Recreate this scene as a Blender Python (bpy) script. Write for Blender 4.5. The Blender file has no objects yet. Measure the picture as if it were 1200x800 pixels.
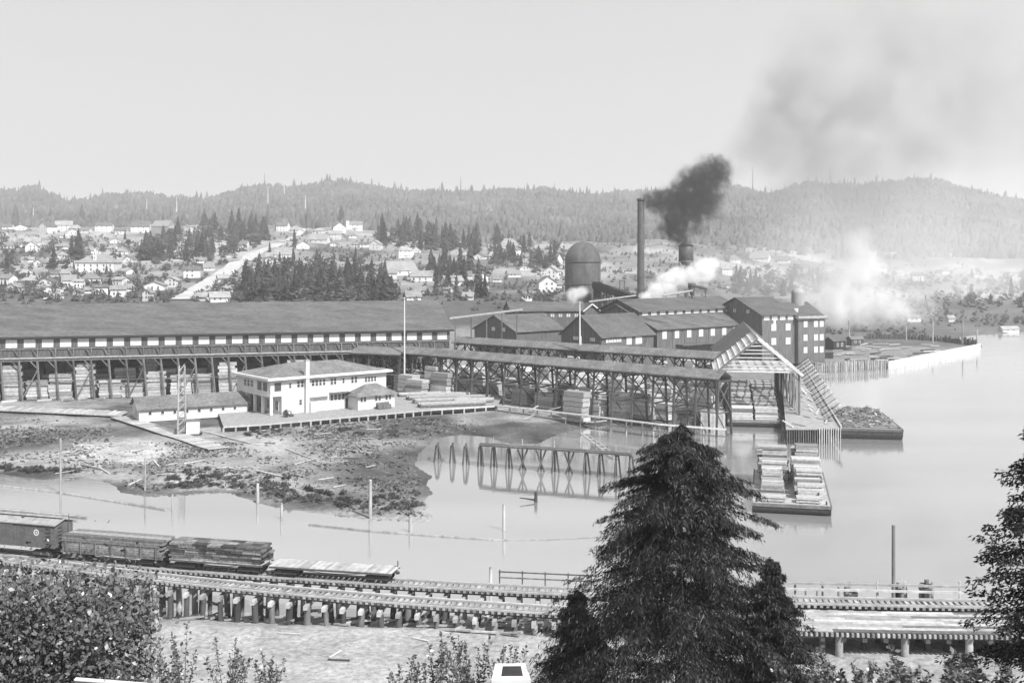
import bpy, math, random
import numpy as np
from mathutils import Vector, Matrix

random.seed(7); RNG = np.random.default_rng(7)
scene = bpy.context.scene
COL = scene.collection
pi = math.pi

# ------------------------------------------------------------------ camera
F, HC, YH = 1300.0, 36.0, 300.0          # focal length in photo pixels, eye height, horizon row
cam_d = bpy.data.cameras.new('camera'); cam = bpy.data.objects.new('camera', cam_d); COL.objects.link(cam)
cam_d.sensor_fit = 'HORIZONTAL'; cam_d.sensor_width = 36.0; cam_d.lens = F / 1200 * 36
cam_d.shift_y = -(400 - YH) / 1200
cam_d.clip_start = 0.5; cam_d.clip_end = 20000
cam.location = (0, 0, HC); cam.rotation_euler = (pi / 2, 0, 0)
scene.camera = cam

# ------------------------------------------------------------------ sky, sun, exposure
SUN_EL, SUN_AZ = math.radians(46), math.atan2(0.62, -0.78)     # azimuth from +Y towards +X
world = bpy.data.worlds.new('World'); scene.world = world; world.use_nodes = True
wn, wl = world.node_tree.nodes, world.node_tree.links
wn.clear()
sky = wn.new('ShaderNodeTexSky'); sky.sky_type = 'NISHITA'; sky.sun_disc = False
sky.sun_elevation = SUN_EL; sky.sun_rotation = SUN_AZ
sky.air_density = 1.0; sky.dust_density = 4.0; sky.ozone_density = 1.0
bw = wn.new('ShaderNodeRGBToBW'); wl.new(sky.outputs[0], bw.inputs[0])
mx = wn.new('ShaderNodeMix'); mx.data_type = 'FLOAT'; mx.inputs[0].default_value = 0.72   # thin even overcast veil
wl.new(bw.outputs[0], mx.inputs[2]); mx.inputs[3].default_value = 5.3
bg = wn.new('ShaderNodeBackground'); bg.inputs[1].default_value = 0.1
wl.new(mx.outputs[0], bg.inputs[0])
wo = wn.new('ShaderNodeOutputWorld'); wl.new(bg.outputs[0], wo.inputs[0])
sun_d = bpy.data.lights.new('sun', 'SUN'); sun_d.energy = 4.8; sun_d.angle = math.radians(0.6); sun_d.color = (1, 1, 1)
sun = bpy.data.objects.new('sun', sun_d); COL.objects.link(sun)
sd = Vector((math.sin(SUN_AZ) * math.cos(SUN_EL), math.cos(SUN_AZ) * math.cos(SUN_EL), math.sin(SUN_EL)))
sun.rotation_euler = (-sd).to_track_quat('-Z', 'Y').to_euler(); sun.location = sd * 300
scene.view_settings.view_transform = 'Standard'; scene.view_settings.look = 'None'
scene.view_settings.exposure = 0.5; scene.view_settings.gamma = 1.0; scene.view_settings.use_curve_mapping = False
scene.cycles.max_bounces = 6; scene.cycles.diffuse_bounces = 2; scene.cycles.glossy_bounces = 3
scene.cycles.volume_bounces = 3; scene.cycles.transparent_max_bounces = 12
scene.cycles.volume_step_rate = 1.0; scene.cycles.volume_max_steps = 160
scene.cycles.use_denoising = True

# ------------------------------------------------------------------ helpers
def P(px, py, z):
    D = F * (HC - z) / (py - YH); return Vector(((px - 600) / F * D, D, z))
def PD(px, py, D):
    return Vector(((px - 600) / F * D, D, HC - (py - YH) / F * D))
def PX(p):
    return 600 + F * p[0] / p[1], YH + F * (HC - p[2]) / p[1]

MATS = {}
def mat(name, v, var=0.25, scale=0.8, rough=0.9, rand=0.15, bump=0.0, stretch=(1, 1, 1), spec=0.2, fine=None):
    m = bpy.data.materials.new(name); m.use_nodes = True
    n, l = m.node_tree.nodes, m.node_tree.links
    b = n['Principled BSDF']; b.inputs['Roughness'].default_value = rough
    b.inputs['Specular IOR Level'].default_value = spec
    g = n.new('ShaderNodeNewGeometry'); mp = n.new('ShaderNodeMapping'); mp.inputs['Scale'].default_value = stretch
    l.new(g.outputs['Position'], mp.inputs[0])
    t = n.new('ShaderNodeTexNoise'); t.inputs['Scale'].default_value = scale; t.inputs['Detail'].default_value = 5
    t.inputs['Roughness'].default_value = 0.65
    l.new(mp.outputs[0], t.inputs['Vector'])
    r = n.new('ShaderNodeMapRange'); r.inputs[1].default_value = 0.3; r.inputs[2].default_value = 0.7
    r.inputs[3].default_value = v * (1 - var); r.inputs[4].default_value = v * (1 + var)
    l.new(t.outputs[0], r.inputs[0]); out = r.outputs[0]
    if fine:
        t2 = n.new('ShaderNodeTexNoise'); t2.inputs['Scale'].default_value = fine; t2.inputs['Detail'].default_value = 2
        l.new(mp.outputs[0], t2.inputs['Vector'])
        r2 = n.new('ShaderNodeMapRange'); r2.inputs[1].default_value = 0.3; r2.inputs[2].default_value = 0.7
        r2.inputs[3].default_value = 0.75; r2.inputs[4].default_value = 1.25; l.new(t2.outputs[0], r2.inputs[0])
        k = n.new('ShaderNodeMath'); k.operation = 'MULTIPLY'; l.new(out, k.inputs[0]); l.new(r2.outputs[0], k.inputs[1]); out = k.outputs[0]
    if rand:
        oi = n.new('ShaderNodeObjectInfo')
        r3 = n.new('ShaderNodeMapRange'); r3.inputs[3].default_value = 1 - rand; r3.inputs[4].default_value = 1 + rand
        l.new(oi.outputs['Random'], r3.inputs[0])
        k = n.new('ShaderNodeMath'); k.operation = 'MULTIPLY'; l.new(out, k.inputs[0]); l.new(r3.outputs[0], k.inputs[1]); out = k.outputs[0]
    l.new(out, b.inputs['Base Color'])
    if bump:
        bp = n.new('ShaderNodeBump'); bp.inputs['Strength'].default_value = bump; bp.inputs['Distance'].default_value = 0.1
        l.new(t.outputs[0], bp.inputs['Height']); l.new(bp.outputs[0], b.inputs['Normal'])
    MATS[name] = m; return m

mat('old_wood', 0.13, 0.4, 2.0, rand=0.35, stretch=(1, 1, .3))
mat('dark_wood', 0.07, 0.4, 2.0, rand=0.35, stretch=(1, 1, .3))
mat('tar_wood', 0.035, 0.4, 2.0, rand=0.3)
mat('pale_wood', 0.36, 0.3, 1.5, rand=0.3)
mat('new_wood', 0.5, 0.2, 1.5, rand=0.22)
mat('lumber', 0.36, 0.3, 3.0, rand=0.4)
mat('lumber_dark', 0.2, 0.4, 3.0, rand=0.4)
mat('car_lumber', 0.13, 0.45, 3.0, rand=0.45)
mat('pile_wood', 0.26, 0.45, 1.2, rand=0.3, stretch=(1, 1, .25))
mat('barn_wall', 0.115, 0.3, 1.0, rand=0.08, stretch=(3, 3, .25), fine=1.5)
mat('shed_wall', 0.1, 0.25, 1.0, rand=0.1, stretch=(2, 2, .3), fine=1.5)
mat('roofing', 0.095, 0.3, 0.22, rand=0.1, fine=1.6, rough=0.95, stretch=(.5, 1.4, 1.4))
mat('roofing_pale', 0.15, 0.3, 0.3, rand=0.12, fine=1.8, rough=0.95)
mat('white_paint', 0.6, 0.1, 0.5, rand=0.06, stretch=(1, 1, .4), fine=None)
mat('house_paint', 0.6, 0.12, 0.4, rand=0.22)
mat('house_grey', .33, .15, .4, rand=.25)
mat('house_roof', 0.2, 0.25, 0.3, rand=0.5)
mat('glass_dark', 0.05, 0.3, 1.0, rough=0.15, rand=0.4, spec=0.6)
mat('glass_sky', 0.62, 0.1, 1.0, rough=0.3, rand=0.12, spec=0.6)  # pale base colour stands in for sky reflected in the panes
mat('iron', 0.06, 0.4, 1.5, rough=0.6, rand=0.2, spec=0.4)
mat('rust_iron', 0.085, 0.35, 0.25, rough=0.75, rand=0.05, stretch=(1, 1, .35), fine=1.2, spec=0.3)
mat('stack_iron', 0.075, 0.3, 0.5, rough=0.6, rand=0.0, spec=0.4)
mat('car_red', 0.115, 0.2, 0.8, rand=0.05, fine=6)
mat('rail_steel', 0.3, 0.2, 1.0, rough=0.35, rand=0.0, spec=0.6)
mat('tie_wood', 0.3, 0.35, 1.2, rand=0.35)
mat('bark', 0.09, 0.4, 3.0, rand=0.1, stretch=(1, 1, .25), bump=0.4)
mat('driftwood', 0.4, 0.3, 2.0, rand=0.3)
mat('stone', 0.36, 0.35, 1.5, rand=0.4)
mat('canvas_white', 0.7, 0.08, 1.0, rand=0.05)
mat('silver_bark', 0.5, 0.25, 1.0, rand=0.2)
def leaf_mat(name, v, var=0.45, rough=0.55, spec=0.35, trans=0.0, rand=0.15, scale=2.5):
    m = mat(name, v, var, scale, rough, rand, spec=spec)
    return m
leaf_mat('needles', 0.02, 0.75, 0.5, 0.32, rand=0.1)
leaf_mat('leaves', 0.12, 0.65, 0.38, 0.6)
leaf_mat('far_needles', 0.04, 0.4, 0.9, 0.1, rand=0.45, scale=.15)
leaf_mat('far_leaves', 0.065, 0.4, 0.9, 0.1, rand=0.4, scale=.15)
leaf_mat('scrub', 0.07, 0.4, 0.9, 0.1, rand=0.4, scale=1.0)

WM = {}
def reg(o, M): WM[o.name] = M
def tag(o, label, cat, group=None):
    o['label'] = label; o['category'] = cat
    if group: o['group'] = group
    return o
def thing(name, label, cat, loc, group=None):
    o = bpy.data.objects.new(name, None); COL.objects.link(o); o.location = loc
    o.empty_display_size = 0.5
    reg(o, Matrix.Translation(loc)); return tag(o, label, cat, group)
def put(name, me, M, parent=None):
    o = bpy.data.objects.new(name, me); COL.objects.link(o)
    o.matrix_basis = M
    if parent is not None:
        o.parent = parent; o.matrix_parent_inverse = WM[parent.name].inverted()
    reg(o, M); return o
def mesh(verts, faces, m, smooth=False, name='mesh'):
    me = bpy.data.meshes.new(name); me.from_pydata([tuple(v) for v in verts], [], faces); me.update()
    if m: me.materials.append(MATS[m] if isinstance(m, str) else m)
    if smooth: me.polygons.foreach_set('use_smooth', [True] * len(me.polygons))
    return me
def fast_mesh(V, Q, m, name='mesh', smooth=False):
    """V (n,3) float, Q (k,3|4) int numpy"""
    me = bpy.data.meshes.new(name); k, s = Q.shape
    me.vertices.add(len(V)); me.vertices.foreach_set('co', np.asarray(V, np.float32).ravel())
    me.loops.add(k * s); me.loops.foreach_set('vertex_index', Q.astype(np.int32).ravel())
    me.polygons.add(k); me.polygons.foreach_set('loop_start', np.arange(0, k * s, s, dtype=np.int32))
    me.update(calc_edges=True)
    if m: me.materials.append(MATS[m])
    if smooth: me.polygons.foreach_set('use_smooth', np.ones(k, bool))
    return me
_BOXF = [(0, 3, 2, 1), (4, 5, 6, 7), (0, 1, 5, 4), (1, 2, 6, 5), (2, 3, 7, 6), (3, 0, 4, 7)]
_cache = {}
def cube_me(m):
    k = ('cube', m)
    if k not in _cache:
        c = [(-.5, -.5, -.5), (.5, -.5, -.5), (.5, .5, -.5), (-.5, .5, -.5), (-.5, -.5, .5), (.5, -.5, .5), (.5, .5, .5), (-.5, .5, .5)]
        _cache[k] = mesh(c, _BOXF, m)
    return _cache[k]
def cyl_me(m, n=8, taper=1.0):
    k = ('cyl', m, n, taper)
    if k not in _cache:
        v = [(math.cos(2 * pi * i / n), math.sin(2 * pi * i / n), 0) for i in range(n)]
        v += [(taper * a, taper * b, 1) for a, b, _ in v[:n]]
        f = [(i, (i + 1) % n, n + (i + 1) % n, n + i) for i in range(n)] + [tuple(range(n - 1, -1, -1)), tuple(range(n, 2 * n))]
        me = mesh(v, f, m)
        me.polygons.foreach_set('use_smooth', [True] * n + [False, False]); _cache[k] = me
    return _cache[k]
def _axis(d, up=Vector((0, 0, 1))):
    """rotation with x along d, z as near to up as can be"""
    x = d.normalized(); y = up.cross(x)
    if y.length < 1e-4: y = Vector((0, 1, 0)).cross(x) if abs(x.y) < .9 else Vector((1, 0, 0)).cross(x)
    y.normalize(); z = x.cross(y)
    return Matrix((x, y, z)).transposed().to_4x4()
def beam(name, m, p, q, w, h, parent=None):
    p, q = Vector(p), Vector(q); d = q - p
    return put(name, cube_me(m), Matrix.Translation((p + q) / 2) @ _axis(d) @ Matrix.Diagonal((d.length, w, h, 1)), parent)
def pole(name, m, p, q, r, parent=None, n=8, taper=0.85):
    p, q = Vector(p), Vector(q); d = q - p
    R = d.to_track_quat('Z', 'Y').to_matrix().to_4x4()
    return put(name, cyl_me(m, n, taper), Matrix.Translation(p) @ R @ Matrix.Diagonal((r, r, d.length, 1)), parent)
class Frame:
    def __init__(s, o, ang): s.o = Vector(o); s.a = ang; s.M = Matrix.Translation(s.o) @ Matrix.Rotation(ang, 4, 'Z')
    def pt(s, x, y, z): return s.M @ Vector((x, y, z))
    def box(s, name, m, x0, x1, y0, y1, z0, z1, parent=None):
        return put(name, cube_me(m), s.M @ Matrix.Translation(((x0 + x1) / 2, (y0 + y1) / 2, (z0 + z1) / 2)) @ Matrix.Diagonal((x1 - x0, y1 - y0, z1 - z0, 1)), parent)
    def beam(s, name, m, a, b, w, h, parent=None): return beam(name, m, s.pt(*a), s.pt(*b), w, h, parent)
    def pole(s, name, m, a, b, r, parent=None, n=8, taper=.85): return pole(name, m, s.pt(*a), s.pt(*b), r, parent, n, taper)
    def mesh(s, name, m, V, Fc, parent=None, smooth=False): return put(name, mesh(V, Fc, m, smooth), s.M, parent)
def ordinal(i):
    w = ['first', 'second', 'third', 'fourth', 'fifth', 'sixth', 'seventh', 'eighth', 'ninth', 'tenth', 'eleventh', 'twelfth',
         'thirteenth', 'fourteenth', 'fifteenth', 'sixteenth', 'seventeenth', 'eighteenth', 'nineteenth', 'twentieth']
    if i < 20: return w[i]
    t = ['twent', 'thirt', 'fort', 'fift', 'sixt', 'sevent', 'eight', 'ninet'][(i + 1) // 10 - 2]; u = (i + 1) % 10
    return t + 'ieth' if u == 0 else t + 'y-' + w[u - 1]

# window: frame with mullions, pane as sub-part; drawn in the local xz plane facing -y, origin bottom left
def window_me(w, h, nx, ny, m):
    k = ('win', round(w, 2), round(h, 2), nx, ny, m)
    if k in _cache: return _cache[k]
    V, Fc = [], []
    def bx(x0, x1, z0, z1, d):
        b = len(V)
        V.extend([(x0, -d, z0), (x1, -d, z0), (x1, .02, z0), (x0, .02, z0), (x0, -d, z1), (x1, -d, z1), (x1, .02, z1), (x0, .02, z1)])
        Fc.extend([tuple(b + i for i in f) for f in _BOXF])
    t = min(.14, .09 * min(w, h) + .03)
    bx(0, w, 0, t, .1); bx(0, w, h - t, h, .1); bx(0, t, t, h - t, .1); bx(w - t, w, t, h - t, .1)
    for i in range(1, nx): x = w * i / nx; bx(x - t * .45, x + t * .45, t, h - t, .085)
    for j in range(1, ny): z = h * j / ny; bx(t, w - t, z - t * .3, z + t * .3, .07)
    _cache[k] = mesh(V, Fc, m); return _cache[k]
def pane_me(w, h, m):
    k = ('pane', round(w, 2), round(h, 2), m)
    if k not in _cache: _cache[k] = mesh([(0, -.03, 0), (w, -.03, 0), (w, -.03, h), (0, -.03, h)], [(0, 1, 2, 3)], m)
    return _cache[k]
def window(fr, x, y, z, w, h, nx, ny, parent, glass='glass_dark', frame='white_paint', face=0, pane=True):
    """face 0: looks -y, 1: looks -x (x is then the wall plane, y runs along), 2: looks +x"""
    if face == 0: M = fr.M @ Matrix.Translation((x, y, z))
    elif face == 1: M = fr.M @ Matrix.Translation((x, y, z)) @ Matrix.Rotation(-pi / 2, 4, 'Z')
    else: M = fr.M @ Matrix.Translation((x, y, z)) @ Matrix.Rotation(pi / 2, 4, 'Z')
    o = put('window', window_me(w, h, nx, ny, frame), M, parent)
    if pane: put('pane', pane_me(w, h, glass), M, o)
    return o
def gable(fr, L, Dp, z0, ze, rise, parent, wall='barn_wall', roof='roofing', ov=.6, th=.22, hip=0.0, x0=0.0, y0=0.0, ridge_y=None):
    """walls and roof of a building, ridge along local x, front eave at y0; hip: length the ridge is drawn in"""
    x1, y1 = x0 + L, y0 + Dp; ry = y0 + (Dp / 2 if ridge_y is None else ridge_y)
    V = [(x0, y0, z0), (x1, y0, z0), (x1, y1, z0), (x0, y1, z0), (x0, y0, ze), (x1, y0, ze), (x1, y1, ze), (x0, y1, ze)]
    Fc = [(0, 1, 5, 4), (2, 3, 7, 6)]
    if hip: Fc += [(1, 2, 6, 5), (3, 0, 4, 7)]
    else:
        V += [(x0, ry, ze + rise), (x1, ry, ze + rise)]; Fc += [(1, 2, 6, 9, 5), (3, 0, 4, 8, 7)]
    fr.mesh('wall', wall, V, Fc, parent)
    s1 = rise / (ry - y0); s2 = rise / (y1 - ry)
    a, b, c, d = x0 - ov, x1 + ov, y0 - ov, y1 + ov
    za, zb = ze - ov * s1 + .04, ze - ov * s2 + .04
    if hip:
        V = [(a, c, za), (b, c, za), (b, d, zb), (a, d, zb), (x0 + hip, ry, ze + rise + .04), (x1 - hip, ry, ze + rise + .04)]
        Fc = [(0, 1, 5, 4), (1, 2, 5), (2, 3, 4, 5), (3, 0, 4)]
        n = len(V); V += [(x, y, z - th) for x, y, z in V]
        Fc += [tuple(n + i for i in reversed(f)) for f in Fc[:4]]
        Fc += [(n, n + 1, 1, 0), (n + 1, n + 2, 2, 1), (n + 2, n + 3, 3, 2), (n + 3, n, 0, 3)]
    else:
        zr = ze + rise + .04
        V = [(a, c, za), (b, c, za), (b, ry, zr), (a, ry, zr), (b, d, zb), (a, d, zb)]
        V += [(x, y, z - th) for x, y, z in V]
        Fc = [(0, 1, 2, 3), (3, 2, 4, 5), (9, 8, 7, 6), (11, 10, 8, 9), (6, 7, 1, 0), (4, 10, 11, 5), (0, 3, 9, 6), (3, 5, 11, 9), (1, 7, 8, 2), (2, 8, 10, 4)]
    return fr.mesh('roof', roof, V, Fc, parent)

# ------------------------------------------------------------------ noise
def vnoise(x, y, seed=0):
    xi, yi = np.floor(x).astype(np.int64), np.floor(y).astype(np.int64); fx, fy = x - xi, y - yi
    fx, fy = fx * fx * (3 - 2 * fx), fy * fy * (3 - 2 * fy)
    def h(a, b):
        n = (a * 374761393 + b * 668265263 + seed * 974711) & 0x7fffffff
        n = ((n ^ (n >> 13)) * 1274126177) & 0x7fffffff
        return ((n ^ (n >> 16)) & 0xffff) / 65535.0
    return (h(xi, yi) * (1 - fx) + h(xi + 1, yi) * fx) * (1 - fy) + (h(xi, yi + 1) * (1 - fx) + h(xi + 1, yi + 1) * fx) * fy
def fbm(x, y, seed=0, n=4):
    s = 0; a = .5
    for i in range(n): s = s + a * (vnoise(x * 2 ** i, y * 2 ** i, seed + i) - .5) * 2; a *= .5
    return s

# ------------------------------------------------------------------ terrain
def sdist(X, Y, poly):
    """signed distance to a polygon, positive inside"""
    poly = np.asarray(poly, float); d2 = np.full(X.shape, 1e18); inside = np.zeros(X.shape, bool)
    n = len(poly)
    for i in range(n):
        ax, ay = poly[i]; bx, by = poly[(i + 1) % n]
        ex, ey = bx - ax, by - ay; wx, wy = X - ax, Y - ay
        t = np.clip((wx * ex + wy * ey) / (ex * ex + ey * ey + 1e-9), 0, 1)
        dx, dy = wx - ex * t, wy - ey * t; d2 = np.minimum(d2, dx * dx + dy * dy)
        c = ((ay > Y) != (by > Y)) & (X < (bx - ax) * (Y - ay) / (by - ay + 1e-12) + ax); inside ^= c
    return np.where(inside, 1, -1) * np.sqrt(d2)
def W2(pts): return [tuple(P(x, y, 0)[:2]) for x, y in pts]
SHORE = W2([(-500, 552), (0, 556), (30, 559), (60, 562), (95, 559), (130, 566), (148, 578), (170, 583), (195, 579), (225, 575), (262, 576), (300, 588), (345, 597),
            (390, 602), (430, 607), (470, 610), (500, 611), (510, 605), (492, 597), (503, 585), (500, 570), (503, 558), (493, 548), (489, 538), (498, 522), (512, 513),
            (540, 509), (575, 512), (600, 520), (632, 520), (655, 508), (690, 500), (740, 497), (800, 497), (852, 500), (861, 458), (906, 456), (921, 505), (923, 516),
            (984, 516), (962, 480), (940, 441), (985, 437), (1040, 432), (1090, 421), (1149, 409), (1150, 404), (1120, 400), (1126, 394), (1200, 389), (1320, 386), (1700, 386)]) \
    + [(4500, 650), (4500, 6000), (-4500, 6000), (-4500, 200)]
COLX = [-500, 0, 150, 300, 450, 600, 750, 900, 1050, 1200, 1700]
ROWD = [330, 400, 500, 650, 850, 1100, 1500, 2000, 2600, 3400, 5000]
RIDX = [-500, -100, 0, 40, 75, 100, 130, 150, 180, 240, 270, 300, 350, 400, 430, 480, 540, 560, 620, 640, 700, 740, 800, 850, 900, 930, 970, 1000, 1060, 1100, 1130, 1170, 1200, 1300, 1700]
RIDY = [222, 222, 226, 223, 238, 238, 227, 229, 231, 236, 228, 221, 218, 214, 221, 226, 223, 226, 223, 221, 231, 228, 228, 221, 228, 217, 216, 219, 213, 213, 221, 234, 239, 240, 235]
YT = {  # image row of the bare ground by distance and by column, from the photograph
    500: [352, 353, 352, 352, 352, 353, 355, 0, 0, 0, 0],
    650: [325, 325, 326, 326, 328, 330, 340, 0, 0, 0, 0],
    850: [294, 293, 297, 299, 303, 308, 318, 335, 338, 338, 338],
    1100: [272, 270, 273, 276, 281, 287, 293, 305, 312, 314, 312],
    1500: [258, 258, 262, 262, 264, 268, 270, 272, 276, 285, 285],
    2000: [243, 246, 250, 242, 244, 247, 249, 246, 243, 256, 256]}
def zfar(px, D):
    cols = []
    tabs = np.zeros((len(ROWD), len(COLX)))
    for i, d in enumerate(ROWD):
        for j, c in enumerate(COLX):
            if d <= 400: v = 1.6 if c < 880 else 1.0
            elif d in YT:
                y = YT[d][j]; v = HC - (y - YH) / F * d if y else 1.5
            else: v = 0
            if d == 400 and c < 760: v = 6.0
            tabs[i, j] = v
    out = np.zeros(px.shape)
    di = np.clip(np.searchsorted(ROWD, D) - 1, 0, len(ROWD) - 2)
    ci = np.clip(np.searchsorted(COLX, px) - 1, 0, len(COLX) - 2)
    R, C = np.array(ROWD, float), np.array(COLX, float)
    ridge = HC + (YH - np.interp(px, RIDX, RIDY) + 5.0 * fbm(px * .022, px * 0 + 3.3, 14, 4)) / F * 2600
    def tv(i, j):
        t = tabs[i, j]; r = R[i]
        t = np.where(r == 2600, ridge, t); t = np.where(r == 3400, ridge * .9, t); return np.where(r == 5000, ridge * .5, t)
    fd = np.clip((D - R[di]) / (R[di + 1] - R[di]), 0, 1); fc = np.clip((px - C[ci]) / (C[ci + 1] - C[ci]), 0, 1)
    fc = fc * fc * (3 - 2 * fc)
    out = (tv(di, ci) * (1 - fc) + tv(di, ci + 1) * fc) * (1 - fd) + (tv(di + 1, ci) * (1 - fc) + tv(di + 1, ci + 1) * fc) * fd
    return out
def ground_z(X, Y):
    X = np.asarray(X, float); Y = np.asarray(Y, float)
    sd_ = sdist(X, Y, SHORE) + fbm(X * .25, Y * .25, 3, 3) * 1.6
    px = 600 + F * X / np.maximum(Y, 30)
    inland = np.where(sd_ > 0, 1.5 * (1 - np.exp(-sd_ / 9)) + .16 * fbm(X * .18, Y * .18, 11, 4) * np.clip(sd_ / 4, 0, 1) + .02, np.maximum(-3, sd_ * .25))
    zf = zfar(px, Y) + fbm(X * .006, Y * .006, 21, 4) * np.clip((Y - 480) * .02, 0, 11) + fbm(X * .03, Y * .03, 5, 3) * np.clip((Y - 450) * .006, 0, 3)
    k = np.clip((Y - 330) / 40, 0, 1) * np.clip((sd_ - 1) / 25, 0, 1)
    north = inland * (1 - k) + np.maximum(zf, inland) * k
    # the near bank and the hillside the camera stands on
    w = fbm(X * .08, Y * .08, 31, 3)
    edge = 111.5 + 1.8 * w - .06 * X * (X > 0) * 0
    b = edge - Y
    near = np.where(b < 0, np.maximum(-3, b * .35), np.minimum(2.5, b * .23) + .18 * fbm(X * .25, Y * .25, 41, 3) * np.clip(b / 4, 0, 1))
    slope = 34.2 - .378 * np.clip(Y, 0, 200) - .0 * X + .35 * fbm(X * .2, Y * .2, 51, 3)
    near = np.where(Y < 100, np.maximum(near, slope), near)
    near = np.where(Y < 0, 34.2 - .12 * Y, near)
    return np.where(Y < 135, np.maximum(near, north) if False else near, north)
def gz(x, y): return float(ground_z(np.array([x]), np.array([y]))[0])
def hit(px, py, d0=118.0, d1=3200.0):
    """where the ray through a pixel first meets the ground"""
    D = np.geomspace(d0, d1, 900 if d0 < 400 else 420); X = (px - 600) / F * D; zr = HC - (py - YH) / F * D
    g = ground_z(X, D); k = np.argmax(g >= zr)
    if g[k] < zr[k]: k = len(D) - 1
    return Vector((X[k], D[k], g[k]))

rows = np.concatenate([np.arange(-60, 88, 2.0), np.arange(88, 118, .8), np.arange(118, 150, 2.0), np.arange(150, 262, .8), np.arange(262, 420, 2.6), np.arange(420, 1500, 14), np.arange(1500, 5000, 80)])
nc = 460
tcol = np.linspace(-1, 1, nc); tcol = .75 * tcol + .25 * tcol ** 3
YY = np.repeat(rows[:, None], nc, 1); XX = tcol[None, :] * (70 + np.clip(YY, 0, None) * .72)
ZZ = ground_z(XX, YY)
nr = len(rows); idx = np.arange(nr * nc).reshape(nr, nc)
Q = np.stack([idx[:-1, :-1], idx[:-1, 1:], idx[1:, 1:], idx[1:, :-1]], -1).reshape(-1, 4)
gme = fast_mesh(np.stack([XX, YY, ZZ], -1).reshape(-1, 3), Q, None, 'ground', True)
# what covers the ground (bare dirt, mud, marsh grass, sand, cleared hillside, forest floor)
n1 = fbm(XX * .05, YY * .05, 61, 4); n2 = fbm(XX * .16, YY * .16, 71, 4); n3 = fbm(XX * .02, YY * .012, 81, 4)
sdv = sdist(XX, YY, SHORE)
tone = np.where(YY < 135, .3 + .07 * n2, .19 + .06 * n2)
PXX = 600 + F * XX / np.maximum(YY, 20); PYY = YH + F * (HC - ZZ) / np.maximum(YY, 20)
flat = (YY > 150) & (YY < 262)
grass = np.clip((n1 + .12 + .35 * np.exp(-((sdv - 3) / 3) ** 2) * (XX > -95)) * 3, 0, 1)
tone = np.where(flat, .27 * (1 - grass) + .09 * grass + .09 * n2, tone)
def blobpx(cx, cy, rx, ry): return np.exp(-(((PXX - cx) / rx) ** 2 + ((PYY - cy) / ry) ** 2) ** 1.5)
for cx, cy, rx, ry, v in [(150, 530, 60, 12, .42), (120, 557, 50, 10, .40), (215, 562, 45, 8, .40), (320, 520, 40, 10, .34), (60, 495, 80, 7, .3), (255, 540, 50, 7, .26), (440, 520, 60, 8, .24), (30, 548, 60, 5, .30)]:
    wv = np.where(flat, blobpx(cx, cy, rx, ry) * np.clip(.8 + n2, 0, 1), 0); tone = tone * (1 - wv) + v * wv
for cx, cy, rx, ry, v in [(30, 520, 70, 10, .075), (100, 508, 90, 6, .08), (250, 580, 70, 7, .05), (340, 590, 60, 10, .055), (420, 585, 70, 14, .07), (440, 555, 70, 16, .08), (20, 556, 80, 6, .05), (430, 505, 80, 8, .075)]:
    wv = np.where(flat, blobpx(cx, cy, rx, ry) * np.clip(.7 + 1.2 * n2, 0, 1), 0); tone = tone * (1 - wv) + v * wv
hillt = .2 + .12 * n1 + .14 * np.clip(n3 * 2, -.6, 1)
tone = np.where(YY > 420, np.clip(hillt, .05, .4), tone)
tone = np.where(YY > 1250, .075 + .05 * np.clip(n3 + n1, -.5, 1), tone)
tone = np.where((YY > 420) & (YY < 560) & (PXX < 860), .1 + .06 * n1, tone)
tone = np.where((YY > 420) & (PXX > 860) & (ZZ < 6), .11 + .05 * n1, tone)
tone = np.where(YY < 84, .075 + .03 * n2, tone)
at = gme.attributes.new('cover', 'FLOAT', 'POINT'); at.data.foreach_set('value', np.clip(tone, .03, .6).astype(np.float32).ravel())
gm = bpy.data.materials.new('ground_cover'); gm.use_nodes = True
n, l = gm.node_tree.nodes, gm.node_tree.links; b = n['Principled BSDF']; b.inputs['Roughness'].default_value = .95; b.inputs['Specular IOR Level'].default_value = .1
a = n.new('ShaderNodeAttribute'); a.attribute_name = 'cover'; g = n.new('ShaderNodeNewGeometry')
prev = a.outputs['Fac']
for sc_, lo, hi in ((1.6, .62, 1.38), (.25, .75, 1.25)):
    t = n.new('ShaderNodeTexNoise'); t.inputs['Scale'].default_value = sc_; t.inputs['Detail'].default_value = 6; t.inputs['Roughness'].default_value = .7
    l.new(g.outputs['Position'], t.inputs['Vector'])
    r = n.new('ShaderNodeMapRange'); r.inputs[1].default_value = .32; r.inputs[2].default_value = .68; r.inputs[3].default_value = lo; r.inputs[4].default_value = hi; l.new(t.outputs[0], r.inputs[0])
    k = n.new('ShaderNodeMath'); k.operation = 'MULTIPLY'; l.new(prev, k.inputs[0]); l.new(r.outputs[0], k.inputs[1]); prev = k.outputs[0]
    if sc_ > 1:
        bp = n.new('ShaderNodeBump'); bp.inputs['Strength'].default_value = .6; bp.inputs['Distance'].default_value = .25; l.new(t.outputs[0], bp.inputs['Height']); l.new(bp.outputs[0], b.inputs['Normal'])
l.new(prev, b.inputs['Base Color'])
gme.materials.append(gm)
go = put('ground', gme, Matrix.Identity(4)); go['kind'] = 'structure'

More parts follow.
